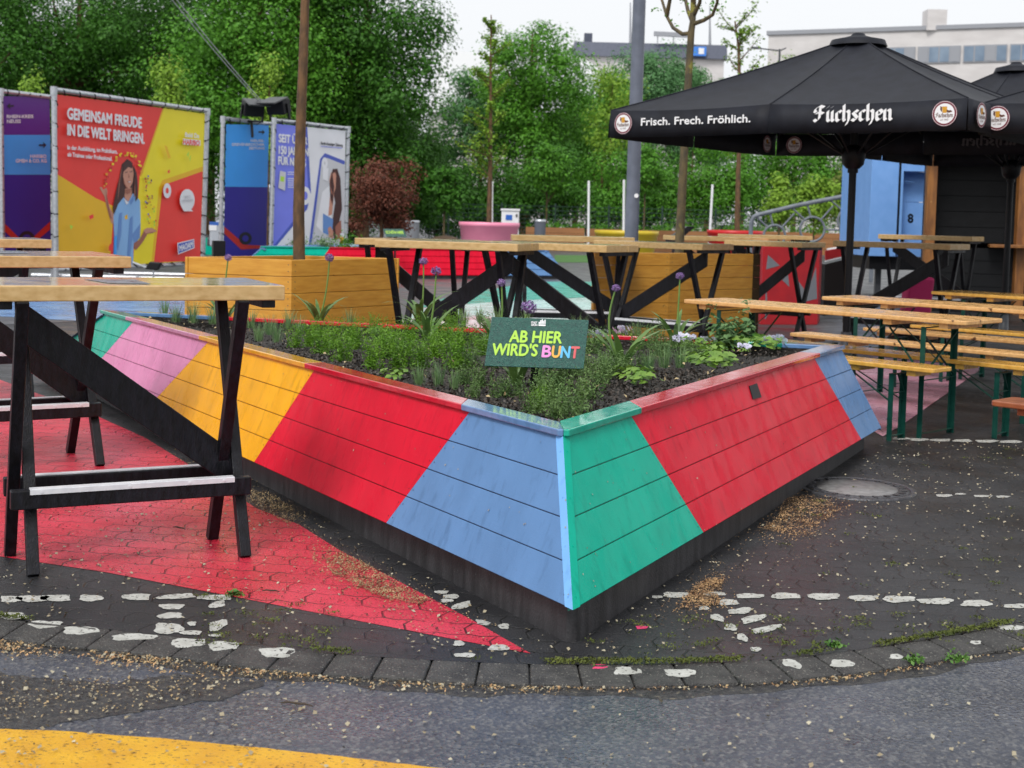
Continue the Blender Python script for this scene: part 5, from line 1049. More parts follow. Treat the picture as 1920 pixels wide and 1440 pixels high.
banner('wide white and periwinkle banner with a printed woman holding a tablet', (514, 225, 507, 472), (653, 241, 648, 466), 28.8, 30.6,
    [(518, 232), (648, 245), (645, 464), (511, 470)], [WH, (LI, [(518, 232), (575, 238), (582, 360), (574, 388), (512, 462)]), (MI, [(572, 238), (576, 238.4), (583, 360), (576, 392), (512, 468.5), (512, 462), (572, 386), (578, 360)]),
     ('O', 572, 367, 17, 8, WH, LI, .6), (MI, [(609, 287), (646.5, 302), (645.8, 309), (613, 296), (604, 300), (583, 464), (578, 464), (600, 298)]), (GY, [(614, 296.5), (646, 309), (644.6, 462), (584, 464), (603, 302)]),
     (WH, [(604, 360), (620, 345), (622, 445), (588, 450)]), ('O', 608.5, 306, 11, 3, WH, GY, .5), (HA, [(625, 317), (632, 316), (638, 335), (641, 392), (636, 415), (640, 445), (626, 450), (622, 420), (628, 380), (622, 345)]),
     (SK, [(620, 324), (626, 318), (630, 328), (629, 352), (624, 368), (618, 358), (617, 338)]), (SK, [(619, 360), (626, 364), (622, 402), (615, 405)]), (HA, [(624, 316), (630, 322), (625, 324), (620, 328)]), (S2, [(619.5, 352), (624, 352.5), (621.5, 355)]),
     (B_polo and S2, [(628, 425), (639, 412), (640, 446), (630, 450)]), (P2, [(605, 400), (624, 411), (622, 444), (605, 436)]), (GY, [(590, 420), (604, 436), (622, 446), (622, 462), (586, 462)]), (HA, [(622, 322), (617, 345), (619, 372), (623, 385), (626, 350)]), (S2, [(617.5, 338), (620, 352), (624, 366), (620, 362)]), (WH, [(605, 312), (615, 316), (614, 340), (604, 336)]), (SK, [(614, 428), (619, 424), (624, 434), (624, 447), (616, 445)]), (CA, [(637, 444), (644, 444), (643, 462), (637, 462)]), (WH, [(637, 437), (644.6, 437), (644.3, 444), (637, 444)]),
     ('T', 'SEIT ÜBER', 522, 266, 575, 271, 14.5, WH), ('T', '150 JAHREN', 522, 288, 577, 292.5, 14.5, WH), ('T', 'FÜR NEUSS', 521, 308, 572, 312.5, 14.5, WH), (GY, [(524, 320), (535, 323), (533, 357.5), (520.5, 352)]), (LM, [(525, 330), (532, 331.5), (531, 341), (524, 339.5)]),
     ] + [(WH, [(538, y), (552, y + .6), (552, y + 2), (538, y + 1.4)]) for y in (322, 326, 334, 338, 342, 346, 350)] + [('T', 'Stadt-Anzeiger Zeitung', 600, 270.5, 641, 274.8, 5, BK), (LI, [(600, 273.6), (640, 277), (640, 278.2), (600, 274.8)])])
# flood lights on the azure banner's stand
for i, (x, y, yaw, l) in enumerate(((474, 203, .5, 'black floodlight with a raised visor on the azure banner stand'), (522, 200, -.4, 'black floodlight tilted the other way beside the tree pole'))):
    Y = 29.2; c = DP(x, y, Y); t = thing('floodlight', l, 'floodlight', c, 'floodlights above the banners'); Rz = Matrix.Rotation(yaw, 3, 'Z') @ Matrix.Rotation(R(18), 3, 'X')
    def rb3(mb, ctr, sz): mb.prism([c + Rz @ (Vector(ctr) + Vector((a * sz[0] / 2, b * sz[1] / 2, -sz[2] / 2))) for a, b in ((-1, -1), (1, -1), (1, 1), (-1, 1))], Rz @ Vector((0, 0, sz[2])))
    mb = MB(); rb3(mb, (0, 0, 0), (.44, .3, .30)); mb.build('housing', M_blackm, t, bevel=.02)
    mb = MB(); rb3(mb, (0, -.2, .18), (.46, .56, .03)); mb.build('visor', mat('dull black sheet', (.03, .03, .035), .35), t)
    mb = MB()
    for s in (-.24, .24): rb3(mb, (s, 0, -.1), (.03, .06, .34))
    rb3(mb, (0, 0, -.28), (.52, .06, .03)); mb.tube([c + Rz @ Vector((0, 0, -.28)), c + Vector((0, 0, -.62))], .03, 8); mb.build('bracket', M_blackm, t)
for i, (x0_, x1_) in enumerate(((318, 492), (327, 497))):
    a, b = DP(x0_, -6, 27), DP(x1_, 197, 29.2); mb = MB(); mb.tube([a + (a - b) * .6] + [lerp(a, b, k / 8) - Vector((0, 0, .04 * sin(pi * k / 8))) for k in range(9)], .010, 6); tag(mb.build('guy_cable', mat('grey cable', (.35, .37, .38), .5)), 'thin grey cable running up from the floodlights', 'cable', 'cables above the banners')
cb_ = DP(410, 466, 14.5); bxx = thing('black_box', 'black box on a short stand behind the orange box, before the azure banner', 'box', (cb_.x, 14.5, 0))
mb = MB(); Rb = Matrix.Rotation(.5, 3, 'Z'); mb.box((cb_.x, 14.5, cb_.z), (.13, .12, .17), 0, .35); mb.build('box_body', M_blackm, bxx, bevel=.006)
mb = MB(); mb.tube([Vector((cb_.x, 14.5, 0)), Vector((cb_.x, 14.5, cb_.z - .085))], .018, 8); mb.lathe([(.12, 0), (.12, .02)], (cb_.x, 14.5, 0), 16); mb.build('stand', M_dkgrey, bxx)
# small flood lamp and loose pipes at the foot of the big banner
fl = DP(286, 500, 22); fo = thing('ground_spotlight', 'small black spotlight on an arm at the foot of the big banner', 'spotlight', (fl.x, 22, 0))
mb = MB(); mb.prism([fl + Vector((-.13, 0, -.04)), fl + Vector((.08, 0, -.06)), fl + Vector((.14, 0, .07)), fl + Vector((-.05, 0, .08))], (0, .12, 0)); mb.build('lamp_head', M_blackm, fo, bevel=.015)
mb = MB(); e = DP(248, 492, 22); mb.tube([fl + Vector((-.1, .05, -.03)), e], .022, 8); mb.tube([fl + Vector((0, .06, -.05)), Vector((fl.x, 22.06, 0))], .015, 8); mb.build('arm', M_steel, fo)
for i, (xa_, xb_2, y, Y) in enumerate(((60, 345, 517, 24.5), (205, 420, 509, 26))): a, b = DP(xa_, y, Y), DP(xb_2, y - 3, Y); a.z = b.z = .06; mb = MB(); mb.tube([a, b], .05, 10); tag(mb.build('ground_pipe', M_steel), ['steel ballast pipe lying below the big banner', 'second steel pipe lying behind the orange box'][i], 'pipe')
# silver van between the banner stands
YV = 36; vp = lambda x, y: DP(x, y, YV); v0 = vp(392, 452)
van = thing('silver_van', 'front of a silver van parked behind the banner stands', 'van', (v0.x + 2, YV, 0)); M_sil = mat('silver car paint', (.50, .53, .58), .25, metal=.3); xs = v0.x
prof = [(0, .35), (0, .85), (.12, 1.0), (.3, 1.12), (.75, 1.95), (1.1, 2.05), (3.0, 2.05), (3.1, 1.8), (3.15, .35)]
mb = MB(); mb.prism([Vector((xs + x, YV, z)) for x, z in prof], (0, 1.8, 0)); mb.build('body', M_sil, van, bevel=.06)
mb = MB(); mb.prism([Vector((xs + x, YV - .004, z)) for x, z in ((.62, 1.22), (.92, 1.86), (1.7, 1.86), (1.7, 1.22))], (0, .01, 0)); mb.prism([Vector((xs + .36, YV + .15, 1.2)), Vector((xs + .36, YV + 1.65, 1.2)), Vector((xs + .72, YV + 1.6, 1.86)), Vector((xs + .72, YV + .2, 1.86))], (-.02, 0, .01)); mb.build('window', mat('dark car glass', (.03, .05, .07), .08), van)
for x in (.75, 2.5): mb = MB(); mb.tube([Vector((xs + x, YV - .03, .33)), Vector((xs + x, YV + .2, .33))], .33, 24); wh = mb.build('wheel', M_blackm, van); mb = MB(); mb.tube([Vector((xs + x, YV - .04, .33)), Vector((xs + x, YV - .02, .33))], .2, 20); mb.build('rim', M_steel, wh)
mb = MB(); mb.box((xs + .1, YV - .004, .86), (.2, .02, .14)); mb.build('headlight', M_white, van); mb = MB(); mb.prism([Vector((xs + x, YV - .004, z)) for x, z in ((.0, 1.02), (0.02, .93), (1.8, .93), (1.8, 1.02))], (0, .01, 0)); mb.build('blue_stripe', mat('car blue stripe', (.03, .12, .45), .4), van)
mb = MB(); mb.box((xs - .02, YV + .9, .48), (.1, 1.7, .22)); mb.build('bumper', M_dkgrey, van, bevel=.03)
# second green sign, far
s2 = thing('garden_sign', 'small far green sign with a lime line of lettering before the red brown shrub', 'sign', DP(738, 450, 27.5))
n2 = Vector((0, -.95, .3)).normalized(); f2 = PLN(DP(740, 437, 27.6), n2)
mb = MB(); mb.prism([f2(718, 429) - n2 * .01, f2(757, 429.5) - n2 * .01, f2(763, 444) - n2 * .01, f2(724, 444) - n2 * .01], n2 * .01); mb.build('sign_panel', MATS['wet dark green sign'], s2)
mb = MB(); text(mb, 'SCHÖN HIER', f2(724, 438, .003), f2(757, 438.4, .003), f2(723, 433, .003), 0, .04); mb.build('lettering', M_lime, s2); mb = MB(); a = f2(741, 440, -.02); mb.beam(Vector((a.x, a.y + .02, .4)), a, .04, .03, (0, 1, 0)); mb.build('stake', M_blackm, s2)
# tufts in the far bed
for i, (x, y, h_) in enumerate(((562, 462, .18), (612, 462, .28), (640, 461, .22), (545, 463, .15), (655, 459, .3), (600, 462, .14), (700, 460, .15))):
    p = DP(x, y, 29.3); p.z = .56; k = 150; P = np.array(p) + np.stack([RNG.normal(0, .12, k), RNG.normal(0, .1, k), np.abs(RNG.normal(0, h_ * .55, k))], 1)
    o = np_mesh('bed_shrub', leaf_quads(P, unit(RNG.normal(size=(k, 3))), RNG.uniform(.05, .1, k), .35), 4, M_grassb if i % 2 else LF_mid); tag(o, 'small green tuft in the far painted bed below the white banner', 'plant', 'tufts in the far bed')

# ================================================================== TREES AND SHRUBS
def foliage(c, rx, rz, n, leaf, clumps, seed, flat=.0, shell=.55, ry=None, conic=0, asp=.6, gap=0):
    """leaf-sized faces gathered in clumps through an uneven crown; c = crown centre"""
    g = np.random.default_rng(seed); ry = ry or rx; C = []
    while len(C) < clumps:
        p = g.normal(size=3); p /= np.linalg.norm(p); r = (shell + (1 - shell) * g.random()) if g.random() < .82 else g.random() * shell; p = p * r
        k = 1 - conic * (p[2] + 1) / 2 if conic else 1
        C.append((p[0] * rx * k, p[1] * ry * k, p[2] * rz))
    C = np.array(C); cr = (rx + rz) / 2 * (1.55 / clumps ** (1 / 3)) * g.uniform(.6, 1.35, clumps); m = n // clumps
    D = unit(g.normal(size=(clumps, m, 3))); rad = g.random((clumps, m, 1)) ** .45; P = C[:, None, :] + D * rad * cr[:, None, None] * np.array([1, 1, .72])
    Nn = unit(D * .9 + np.array([0, -.12, .55]) + g.normal(size=D.shape) * .34); S = leaf * g.uniform(.65, 1.35, (clumps, m))
    return P.reshape(-1, 3) + np.array(c), Nn.reshape(-1, 3), S.ravel(), C + np.array(c)
def tree(name, label, x, Y, ytop, half, ybot, m, n, leaf, clumps, seed, trunk=.16, group=None, conic=0, shell=.55, cat='tree', barkm=None, base=0, asp=.62, tilt=0, depth=None):
    top = DP(x, ytop, Y); bot = DP(x, ybot, Y); rz = (top.z - bot.z) / 2; rx = half * Y / FPX; c = Vector((top.x, Y, bot.z + rz))
    t = thing(name, label, cat, (c.x, Y, base), group)
    P, Nn, S, C = foliage(c, rx * .86, rz * .9, n, leaf, clumps, seed, conic=conic, shell=shell, ry=depth)
    np_mesh('crown', leaf_quads(P, Nn, S, asp), 4, m, t)
    mb = MB(); tr = Vector((c.x - tilt, Y, base)); up = lerp(tr, c, .9)
    mb.tube([tr, lerp(tr, c, .4), c, c + Vector((0, 0, rz * .7))], [trunk, trunk * .8, trunk * .5, trunk * .12], 9)
    for k in C[:: max(1, len(C) // 9)]:
        k = Vector(k); a = lerp(tr, c, .55 + .4 * random.random()); mb.tube([a, lerp(a, k, .55) + Vector((0, 0, -.05 * rz)), k], [trunk * .42, trunk * .25, trunk * .06], 6)
    mb.build('trunk', barkm or M_bark, t)
    return t
GB_ = 'tall trees behind the banners'
big = [(-60, 50, -160, 170, 430, LF_dark, 9000, 'dark green tree at the very edge behind the purple banner'), (150, 54, -200, 210, 420, LF_dark, 16000, 'tall dark tree rising behind the big red banner'),
       (330, 58, -150, 170, 440, LF_dark, 12000, 'tall dark tree between the two banner groups, sky glinting through its top'), (490, 50, -210, 190, 410, LF_mid, 15000, 'tall green tree behind the tree pole and the floodlights'),
       (690, 52, -190, 165, 430, LF_dark, 15000, 'tall dark tree whose edge stands against the white sky'), (600, 60, -80, 200, 440, LF_dark, 12000, 'dark tree filling the gap behind the white banner'), (245, 64, -60, 190, 440, LF_mid, 10000, 'tree farther back behind the big red banner'), (40, 72, -160, 220, 470, LF_dark, 9000, 'dark tree far behind the purple banner'), (400, 74, -160, 210, 470, LF_dark, 9000, 'dark tree far behind the gap between the banner groups'), (660, 74, -60, 150, 470, LF_dark, 8000, 'dark tree far behind the reddish brown shrub')]
for i, (x, Y, yt, hf, yb, m, n, l) in enumerate(big): tree('linden_tree', l, x, Y, yt, hf, yb, m, int(n * 3.1), .145, 120, 100 + i, .28, GB_, depth=hf * Y / FPX * .8)
tree('linden_tree', 'bushy lower part of the dark tree edge, above the red brown shrub', 775, 56, 190, 85, 440, LF_dark, 15000, .14, 55, 121, .15, GB_)
tree('linden_tree', 'big round tree in the middle, its top against the white sky', 1000, 74, 14, 122, 330, LF_mid, 28000, .17, 95, 130, .3, None, tilt=.2)
tree('linden_tree', 'wide side crown of the middle round tree', 905, 78, 112, 105, 380, LF_haze, 18000, .18, 55, 131, .2)
tree('linden_tree', 'crown behind and beside the middle round tree, reaching to the lamp post', 1085, 80, 165, 88, 400, LF_mid, 14000, .18, 55, 132, .2)
tree('far_tree', 'hazy bluish tree before the dark roofed building', 1205, 95, 62, 74, 330, LF_haze, 16000, .2, 46, 133, .2)
tree('far_tree', 'hazy green tree just beside the umbrella slope', 1335, 92, 112, 75, 340, LF_haze, 15000, .2, 44, 134, .2)
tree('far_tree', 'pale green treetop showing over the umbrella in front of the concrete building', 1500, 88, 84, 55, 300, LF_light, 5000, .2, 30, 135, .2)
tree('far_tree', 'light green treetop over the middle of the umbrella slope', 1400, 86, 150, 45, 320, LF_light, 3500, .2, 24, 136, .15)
tree('far_tree', 'hazy tree between the lamp post and the forked trunk, below the slate roof', 1265, 97, 82, 72, 340, LF_haze, 15000, .2, 44, 138, .2)
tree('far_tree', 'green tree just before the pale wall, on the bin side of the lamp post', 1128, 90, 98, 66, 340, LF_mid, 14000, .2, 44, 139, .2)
tree('young_tree', 'light airy young tree behind the lamp post', 1150, 70, 105, 56, 330, LF_light, 3600, .16, 34, 137, .08)
# under-storey behind the fence
und = [(640, 66, 270, 90, 466, LF_dark), (735, 66, 250, 80, 466, LF_dark), (820, 67, 280, 85, 466, LF_dark), (885, 68, 300, 75, 466, LF_dark), (960, 67, 280, 80, 466, LF_dark), (1045, 66, 260, 85, 466, LF_dark), (1130, 67, 270, 85, 466, LF_mid), (1215, 68, 262, 80, 466, LF_dark), (1300, 67, 250, 90, 466, LF_mid), (1390, 66, 215, 85, 466, LF_mid), (1470, 68, 205, 85, 466, LF_mid), (1550, 66, 205, 80, 466, LF_mid), (1630, 67, 205, 75, 466, LF_dark), (560, 68, 280, 90, 466, LF_dark)]
names = 'first second third fourth fifth sixth seventh eighth ninth tenth eleventh twelfth thirteenth last'.split()
for i, (x, Y, yt, hf, yb, m) in enumerate(und): tree('understorey_bush', 'dense dark bush in the row just behind the wire fence', x, Y, yt, hf, yb, m, 11000, .14, 44, 200 + i, .1, 'bushes behind the wire fence', shell=.35, cat='bush', depth=2.2)
for i, (x, Y, yt, hf, yb, m, l) in enumerate([(1028, 57, 265, 55, 372, LF_mid, 'small standard tree with a slim trunk between the bin and the white pole'), (1212, 55, 268, 52, 362, LF_mid, 'small standard tree with a slim trunk just beside the lamp post'), (835, 50, 300, 48, 408, LF_dark, 'small dark bushy tree on an earth mound'), (1465, 52, 318, 32, 432, LF_light, 'bright narrow conical shrub under the umbrella edge'), (1530, 54, 322, 48, 430, LF_light, 'bright yellow green bush beside the umbrella pole'), (1600, 56, 300, 48, 430, LF_olive, 'olive brown bush beside the blue cabin')]):
    tree('small_tree', l, x, Y, yt, hf, yb, m, 3000, .15, 30, 300 + i, .05, conic=.7 if i == 3 else 0, cat='small tree', barkm=M_bark2)
mnd = DP(835, 440, 50); mb = MB(); mb.lathe([(1.0, 0), (.8, .3), (.4, .55), (.01, .62)], (mnd.x, 50, 0), 20); tag(mb.build('earth_mound', mat('brown earth', (.06, .035, .02), .8, (.11, .07, .04), 9, bump=.6)), 'brown earth mound under the small dark tree', 'mound')
tree('red_shrub', 'reddish brown leaved shrub beside the white banner', 718, 36, 276, 82, 462, LF_red, 13000, .075, 75, 400, .06, cat='shrub', shell=.3)
# bright young trees close behind the banners
for i, (x, Y, yt, hf, yb, l) in enumerate([(62, 33, 112, 38, 300, 'bright conical young tree above the purple banner'), (318, 33, 62, 42, 320, 'tall bright conical young tree above the big red banner'), (505, 35, 96, 60, 330, 'bright young tree behind the floodlights')]):
    tree('young_tree', l, x, Y, yt, hf, yb, LF_light, 2600, .10, 46, 500 + i, .05, 'bright young trees behind the banners', conic=.75, shell=.25)
# thin tree in the pink pot, thin trunk in the red pot
def thin_tree(label, pot_c, px, pts, Y, r, m, n, leaf, branches, seed, barkm=M_bark2, z0=None, r2=None):
    t = thing('potted_tree', label, 'tree', (pot_c.x, Y, 0)); P_ = [DP(x, y, Y) for x, y in pts]; P_[0].z = z0 if z0 is not None else P_[0].z
    mb = MB(); k = len(P_); mb.tube(P_, [lerp(r, r2 or r * .25, i / (k - 1)) for i in range(k)], 10); mb.build('trunk', barkm, t)
    g = random.Random(seed); L = []; N_ = []; S_ = []; br = MB()
    for (f, ln, el) in branches:
        i = min(int(f * (k - 1)), k - 2); a = lerp(P_[i], P_[i + 1], f * (k - 1) - i); az = g.uniform(0, 6.28); d = Vector((cos(az) * cos(el), sin(az) * cos(el), sin(el))); e = a + d * ln + Vector((0, 0, ln * .12)); br.tube([a, lerp(a, e, .5) - Vector((0, 0, .03)), e], [r * .28, r * .16, r * .05], 5)
        for q in range(n):
            u = g.random() ** .7; c = lerp(a, e, u) + Vector((g.gauss(0, .1), g.gauss(0, .1), g.gauss(0, .08))) * (ln * .8 + .15); L.append(c); N_.append((g.gauss(0, .7), g.gauss(0, .7), 1)); S_.append(leaf * g.uniform(.6, 1.3))
    if br.v: br.build('branches', barkm, t)
    if L: np_mesh('crown', leaf_quads(np.array(L), unit(np.array(N_)), np.array(S_), .6), 4, m, t)
    return t
rg = random.Random(5)
thin_tree('thin young tree with a sparse light crown growing in the pink pot', pp, 917, [(917, 418), (919, 330), (920, 220), (920, 120), (921, 28)], 36, .075, LF_light, 70, .10, [(.22 + .75 * i / 34, rg.uniform(.35, .95) * (1.15 - .55 * i / 34), rg.uniform(.25, .8)) for i in range(34)], 11, M_bark, r2=.015)
thin_tree('thin tree trunk with sparse bright leaves growing in the red pot', pr_, 1382, [(1382, 436), (1384, 330), (1388, 200), (1385, 90), (1378, 40)], 38, .085, LF_light, 55, .10, [(.55 + .43 * i / 18, rg.uniform(.4, 1.0), rg.uniform(.2, .8)) for i in range(18)], 12, M_bark)
Yt = 16.9
tt_ = thin_tree('slim brown trunk with bare forked branches growing out of the orange slatted box', Vector((DP(1275, 440, Yt).x, 0, 0)), 1275, [(1273, 476), (1277, 400), (1283, 280), (1290, 160), (1296, 60), (1299, 40), (1301, -30), (1303, -120)], Yt, .062, LF_mid, 0, .05, [], 13, M_bark2, r2=.03)
mb = MB()
for L in ([(1297, 62), (1280, 64), (1262, 52), (1250, 30), (1238, -10), (1236, -70)], [(1250, 30), (1256, 0), (1257, -60)], [(1299, 42), (1290, 20), (1282, -15), (1278, -80)], [(1300, 45), (1320, 38), (1336, 28), (1345, 4), (1350, -50)], [(1300, 30), (1312, 5), (1318, -40)], [(1301, 10), (1297, -30), (1295, -90)]):
    p = [DP(x, y, Yt + .15 * i * ((-1) ** len(L))) for i, (x, y) in enumerate(L)]; mb.tube(p, [.03 - .02 * i / len(p) for i in range(len(p))], 7)
mb.build('branches', M_bark2, tt_)
k = 60; P = np.array([tuple(DP(*random.choice([(1236, 20), (1345, 8), (1335, 12), (1320, 18), (1262, 46), (1284, 10)]), Yt) + Vector((random.gauss(0, .06), random.gauss(0, .1), random.gauss(0, .05)))) for _ in range(k)]); np_mesh('leaves', leaf_quads(P, unit(RNG.normal(size=(k, 3)) + [0, 0, .8]), RNG.uniform(.03, .06, k), .6), 4, LF_mid, tt_)
Yl = 11.55
tl_ = thin_tree('slim brown tree pole standing in the orange boarded box before the banners', Vector((DP(562, 480, Yl).x, 0, 0)), 562, [(561, 500), (560, 400), (562, 300), (565, 200), (569, 100), (572, 0), (574, -80), (575, -260)], Yl, .052, LF_mid, 26, .09, [(.93 + .01 * i, .9, .5) for i in range(6)], 14, M_bark, r2=.03)

# ================================================================== BUILDINGS FAR BEHIND
M_slab = mat('pale concrete facade', (.58, .55, .54), .7, (.66, .63, .62), .6, (1, 1, 3), bump=.05); M_glz = mat('blue grey window glass', (.14, .20, .28), .12, (.22, .29, .38), .8); M_frame = mat('grey window frame', (.30, .31, .34), .5)
YB_ = 112
def facade(label, pts, Y0, Y1, ztop, wins=None):
    pass
b0_, b1_ = DP(1441, 66, 118), DP(1960, 50, 109); cb2 = thing('office_building', 'pale concrete office building with a strip of windows above the umbrellas', 'building', ((b0_.x + b1_.x) / 2, 107, 0))
ub = Vector((b1_.x - b0_.x, 109 - 118, 0)); Lb = ub.length; ub.normalize(); nb = Vector((ub.y, -ub.x, 0)); nb = nb if nb.y < 0 else -nb
bp_ = lambda s, z, d=0: Vector((b0_.x, 118, 0)) + ub * s + nb * d + Vector((0, 0, z)); zt2 = b0_.z
fpl = PLN(bp_(0, 0), nb)
s1 = 5.0
rows = [(0, zt2)]
mb = MB(); mb.prism([bp_(0, 0), bp_(Lb + 10, 0), bp_(Lb + 10, 0, -18), bp_(0, 0, -18)], (0, 0, zt2)); mb.build('wall', M_slab, cb2)
mb = MB(); mb.prism([bp_(-.15, zt2, .15), bp_(Lb + 10, zt2, .15), bp_(Lb + 10, zt2, -18.1), bp_(-.15, zt2, -18.1)], (0, 0, .35)); mb.build('roof_edge', M_frame, cb2)
for r_ in (0, 1, 2):
    zw1, zw0 = zt2 - 1.35 - r_ * 3.4, zt2 - 2.75 - r_ * 3.4
    s = 9.0
    while s < Lb + 8:
        mb = MB(); mb.prism([bp_(s, zw0, .04), bp_(s + 3.4, zw0, .04), bp_(s + 3.4, zw1, .04), bp_(s, zw1, .04)], nb * .06); wnd = mb.build('window', M_frame, cb2)
        for k in range(4):
            mb = MB(); mb.prism([bp_(s + .08 + .84 * k, zw0 + .1, .10), bp_(s + .8 + .84 * k, zw0 + .1, .10), bp_(s + .8 + .84 * k, zw1 - .1, .10), bp_(s + .08 + .84 * k, zw1 - .1, .10)], nb * .03); mb.build('pane', M_glz if (k + int(s)) % 3 else M_frame, wnd)
        s += 3.6
cx_ = (DP(1802, 30, 104).x + DP(1838, 30, 104).x) / 2; mb = MB(); mb.box((cx_, 113, zt2 + .8), (1.6, 1.5, 1.7)); mb.build('roof_box', M_slab, cb2)
Y_ = 150; a, b = DP(1078, 76, Y_), DP(1365, 80, Y_); drk = thing('slate_building', 'low building with a dark slate roof and a small blue sign behind the hazy trees', 'building', ((a.x + b.x) / 2, Y_, 0)); zl = DP(1200, 107, Y_).z
mb = MB(); mb.box(((a.x + b.x) / 2, Y_ + 6, zl / 2), (b.x - a.x - .6, 11, zl)); mb.build('wall', M_slab, drk)
mb = MB(); mb.prism([Vector((a.x, Y_, zl)), Vector((b.x, Y_, zl)), Vector((b.x, Y_ + .8, a.z)), Vector((a.x, Y_ + .8, a.z))], (0, 9, 0)); mb.build('roof', mat('slate roof', (.055, .065, .10), .5, (.07, .08, .12), 4), drk)
mb = MB(); q = DP(1103, 64, Y_ + 3); mb.box((q.x, Y_ + 3, a.z + .4), (.9, .9, 1.6)); mb.build('chimney', MATS['slate roof'], drk)
mb = MB(); q0_, q1_ = DP(1299, 87, Y_ - .3), DP(1324, 105, Y_ - .3); mb.prism([Vector((q0_.x, Y_ - .3, q1_.z)), Vector((q1_.x, Y_ - .3, q1_.z)), Vector((q1_.x, Y_ - .3, q0_.z)), Vector((q0_.x, Y_ - .3, q0_.z))], (0, .2, 0)); sg = mb.build('sign', mat('blue sign', (.05, .22, .7), .5), drk)
mb = MB(); cxs = (q0_.x + q1_.x) / 2; czs = (q0_.z + q1_.z) / 2; mb.prism([Vector((cxs - .1, Y_ - .33, czs - .3)), Vector((cxs + .5, Y_ - .33, czs - .3)), Vector((cxs + .5, Y_ - .33, czs + .35)), Vector((cxs - .1, Y_ - .33, czs + .35))], (0, .02, 0)); mb.build('sign_mark', M_white, sg)
mb = MB(); p0_, p1_ = DP(1226, 63, Y_), DP(1300, 67, Y_); mb.beam(p0_, p1_, .3, .5); [mb.tube([lerp(p0_, p1_, f), lerp(p0_, p1_, f) - Vector((0, 0, 1.2))], .06, 6) for f in (.1, .5, .9)]; mb.build('roof_frame', M_frame, drk)
for i, (x, yt, yb, l) in enumerate(((1182, 5, 80, 'thin mast on the slate roofed building beside the lamp post'), (1331, 12, 84, 'thin antenna on the slate roofed building beyond the forked trunk'))):
    mb = MB(); mb.tube([DP(x, yb, Y_ + 1.2), DP(x, lerp(yb, yt, .5), Y_ + 1.2), DP(x, yt, Y_ + 1.2)], [.16, .11, .06], 8); tag(mb.build('roof_mast', M_frame), l, 'mast')
Y_ = 122; hall = thing('white_hall', 'white curved hall roof between the trees', 'building', (DP(980, 150, Y_).x, Y_, 0)); prof = [(800, 210), (830, 92), (880, 98), (960, 104), (1040, 106), (1090, 108), (1110, 118), (1126, 135), (1135, 155), (1140, 210)]
mb = MB(); mb.prism([Vector((DP(x, y, Y_).x, Y_, DP(x, y, Y_).z)) for x, y in prof], (0, 25, 0)); mb.build('roof', mat('white membrane', (.90, .91, .92), .6), hall); z_ = DP(900, 212, Y_).z
mb = MB(); p_, q_ = DP(800, 210, Y_), DP(1140, 210, Y_); mb.box(((p_.x + q_.x) / 2, Y_ + 12.5, z_ / 2), (q_.x - p_.x - .5, 24, z_)); mb.build('wall', M_slab, hall)
Y_ = 80; q = DP(1462, 105, Y_); sl_ = thing('street_lamp', 'distant street lamp with two short arms before the concrete building', 'street lamp', (q.x, Y_, 0)); mb = MB(); mb.tube([Vector((q.x, Y_, 0)), DP(1462, 92, Y_)], .06, 8); mb.build('pole', M_dkgrey, sl_); mb = MB(); mb.tube([DP(1415, 89, Y_), DP(1425, 91, Y_), DP(1462, 95, Y_), DP(1474, 90, Y_)], .04, 6); mb.build('arm', M_dkgrey, sl_); mb = MB(); mb.box(DP(1418, 90, Y_), (.5, .25, .12)); mb.build('lamp_head', M_dkgrey, sl_)
mb = MB(); mb.box((-60, 105, 4), (60, 10, 8)); o = mb.build('long_building', M_slab); tag(o, 'pale low building glimpsed through the dark trees', 'building')

# ================================================================== LITTER, MOSS, SEED HUSKS
M_petal = mat('fallen petals', (.50, .46, .34), .6, (.26, .21, .13), island=1); M_husk = mat('brown seed husks', (.10, .055, .025), .7, (.42, .30, .15), island=1); M_husk2 = mat('rusty seed husks', (.13, .05, .02), .7, (.50, .31, .15), island=1)
M_dirt = mat('dark crumbs', (.012, .009, .006), .8, (.06, .04, .025), island=1); M_moss = mat('moss', (.035, .055, .006), .8, (.11, .13, .02), island=1); M_greenbit = mat('small weeds', (.03, .11, .015), .6, (.10, .22, .03), island=1)
def inpoly(x, y, P):
    r = np.zeros(len(x), bool); n = len(P)
    for i in range(n):
        (x1, y1), (x2, y2) = P[i], P[(i + 1) % n]; c = ((y1 > y) != (y2 > y)) & (x < (x2 - x1) * (y - y1) / (y2 - y1 + 1e-9) + x1); r ^= c
    return r
def gpx(xs, ys, z):
    X = (xs - 960) / FPX; Yp = (ys - PY) / FPX; d = X[:, None] * np.array(RT) + Yp[:, None] * np.array(DN) + np.array(FWD); t = (z - HC) / d[:, 2]; p = d * t[:, None]; p[:, 2] = z; return p
def world_of(poly, z=0): return [tuple(G(x, y, z))[:2] for x, y in poly]
def scatter(poly_w, n, z, size, asp, zj=.004, dens=None, flat=1.6):
    P = np.array(poly_w); lo, hi = P.min(0), P.max(0); q = RNG.uniform(lo, hi, (n * 4, 2)); q = q[inpoly(q[:, 0], q[:, 1], poly_w)]
    if dens is not None: q = q[RNG.random(len(q)) < dens(q)]
    q = q[:n]; k = len(q); p = np.concatenate([q, np.full((k, 1), z) + RNG.uniform(0, zj, (k, 1))], 1); nn = unit(RNG.normal(size=(k, 3)) * .5 + np.array([0, 0, flat])); return leaf_quads(p, nn, RNG.uniform(size[0], size[1], k), asp)
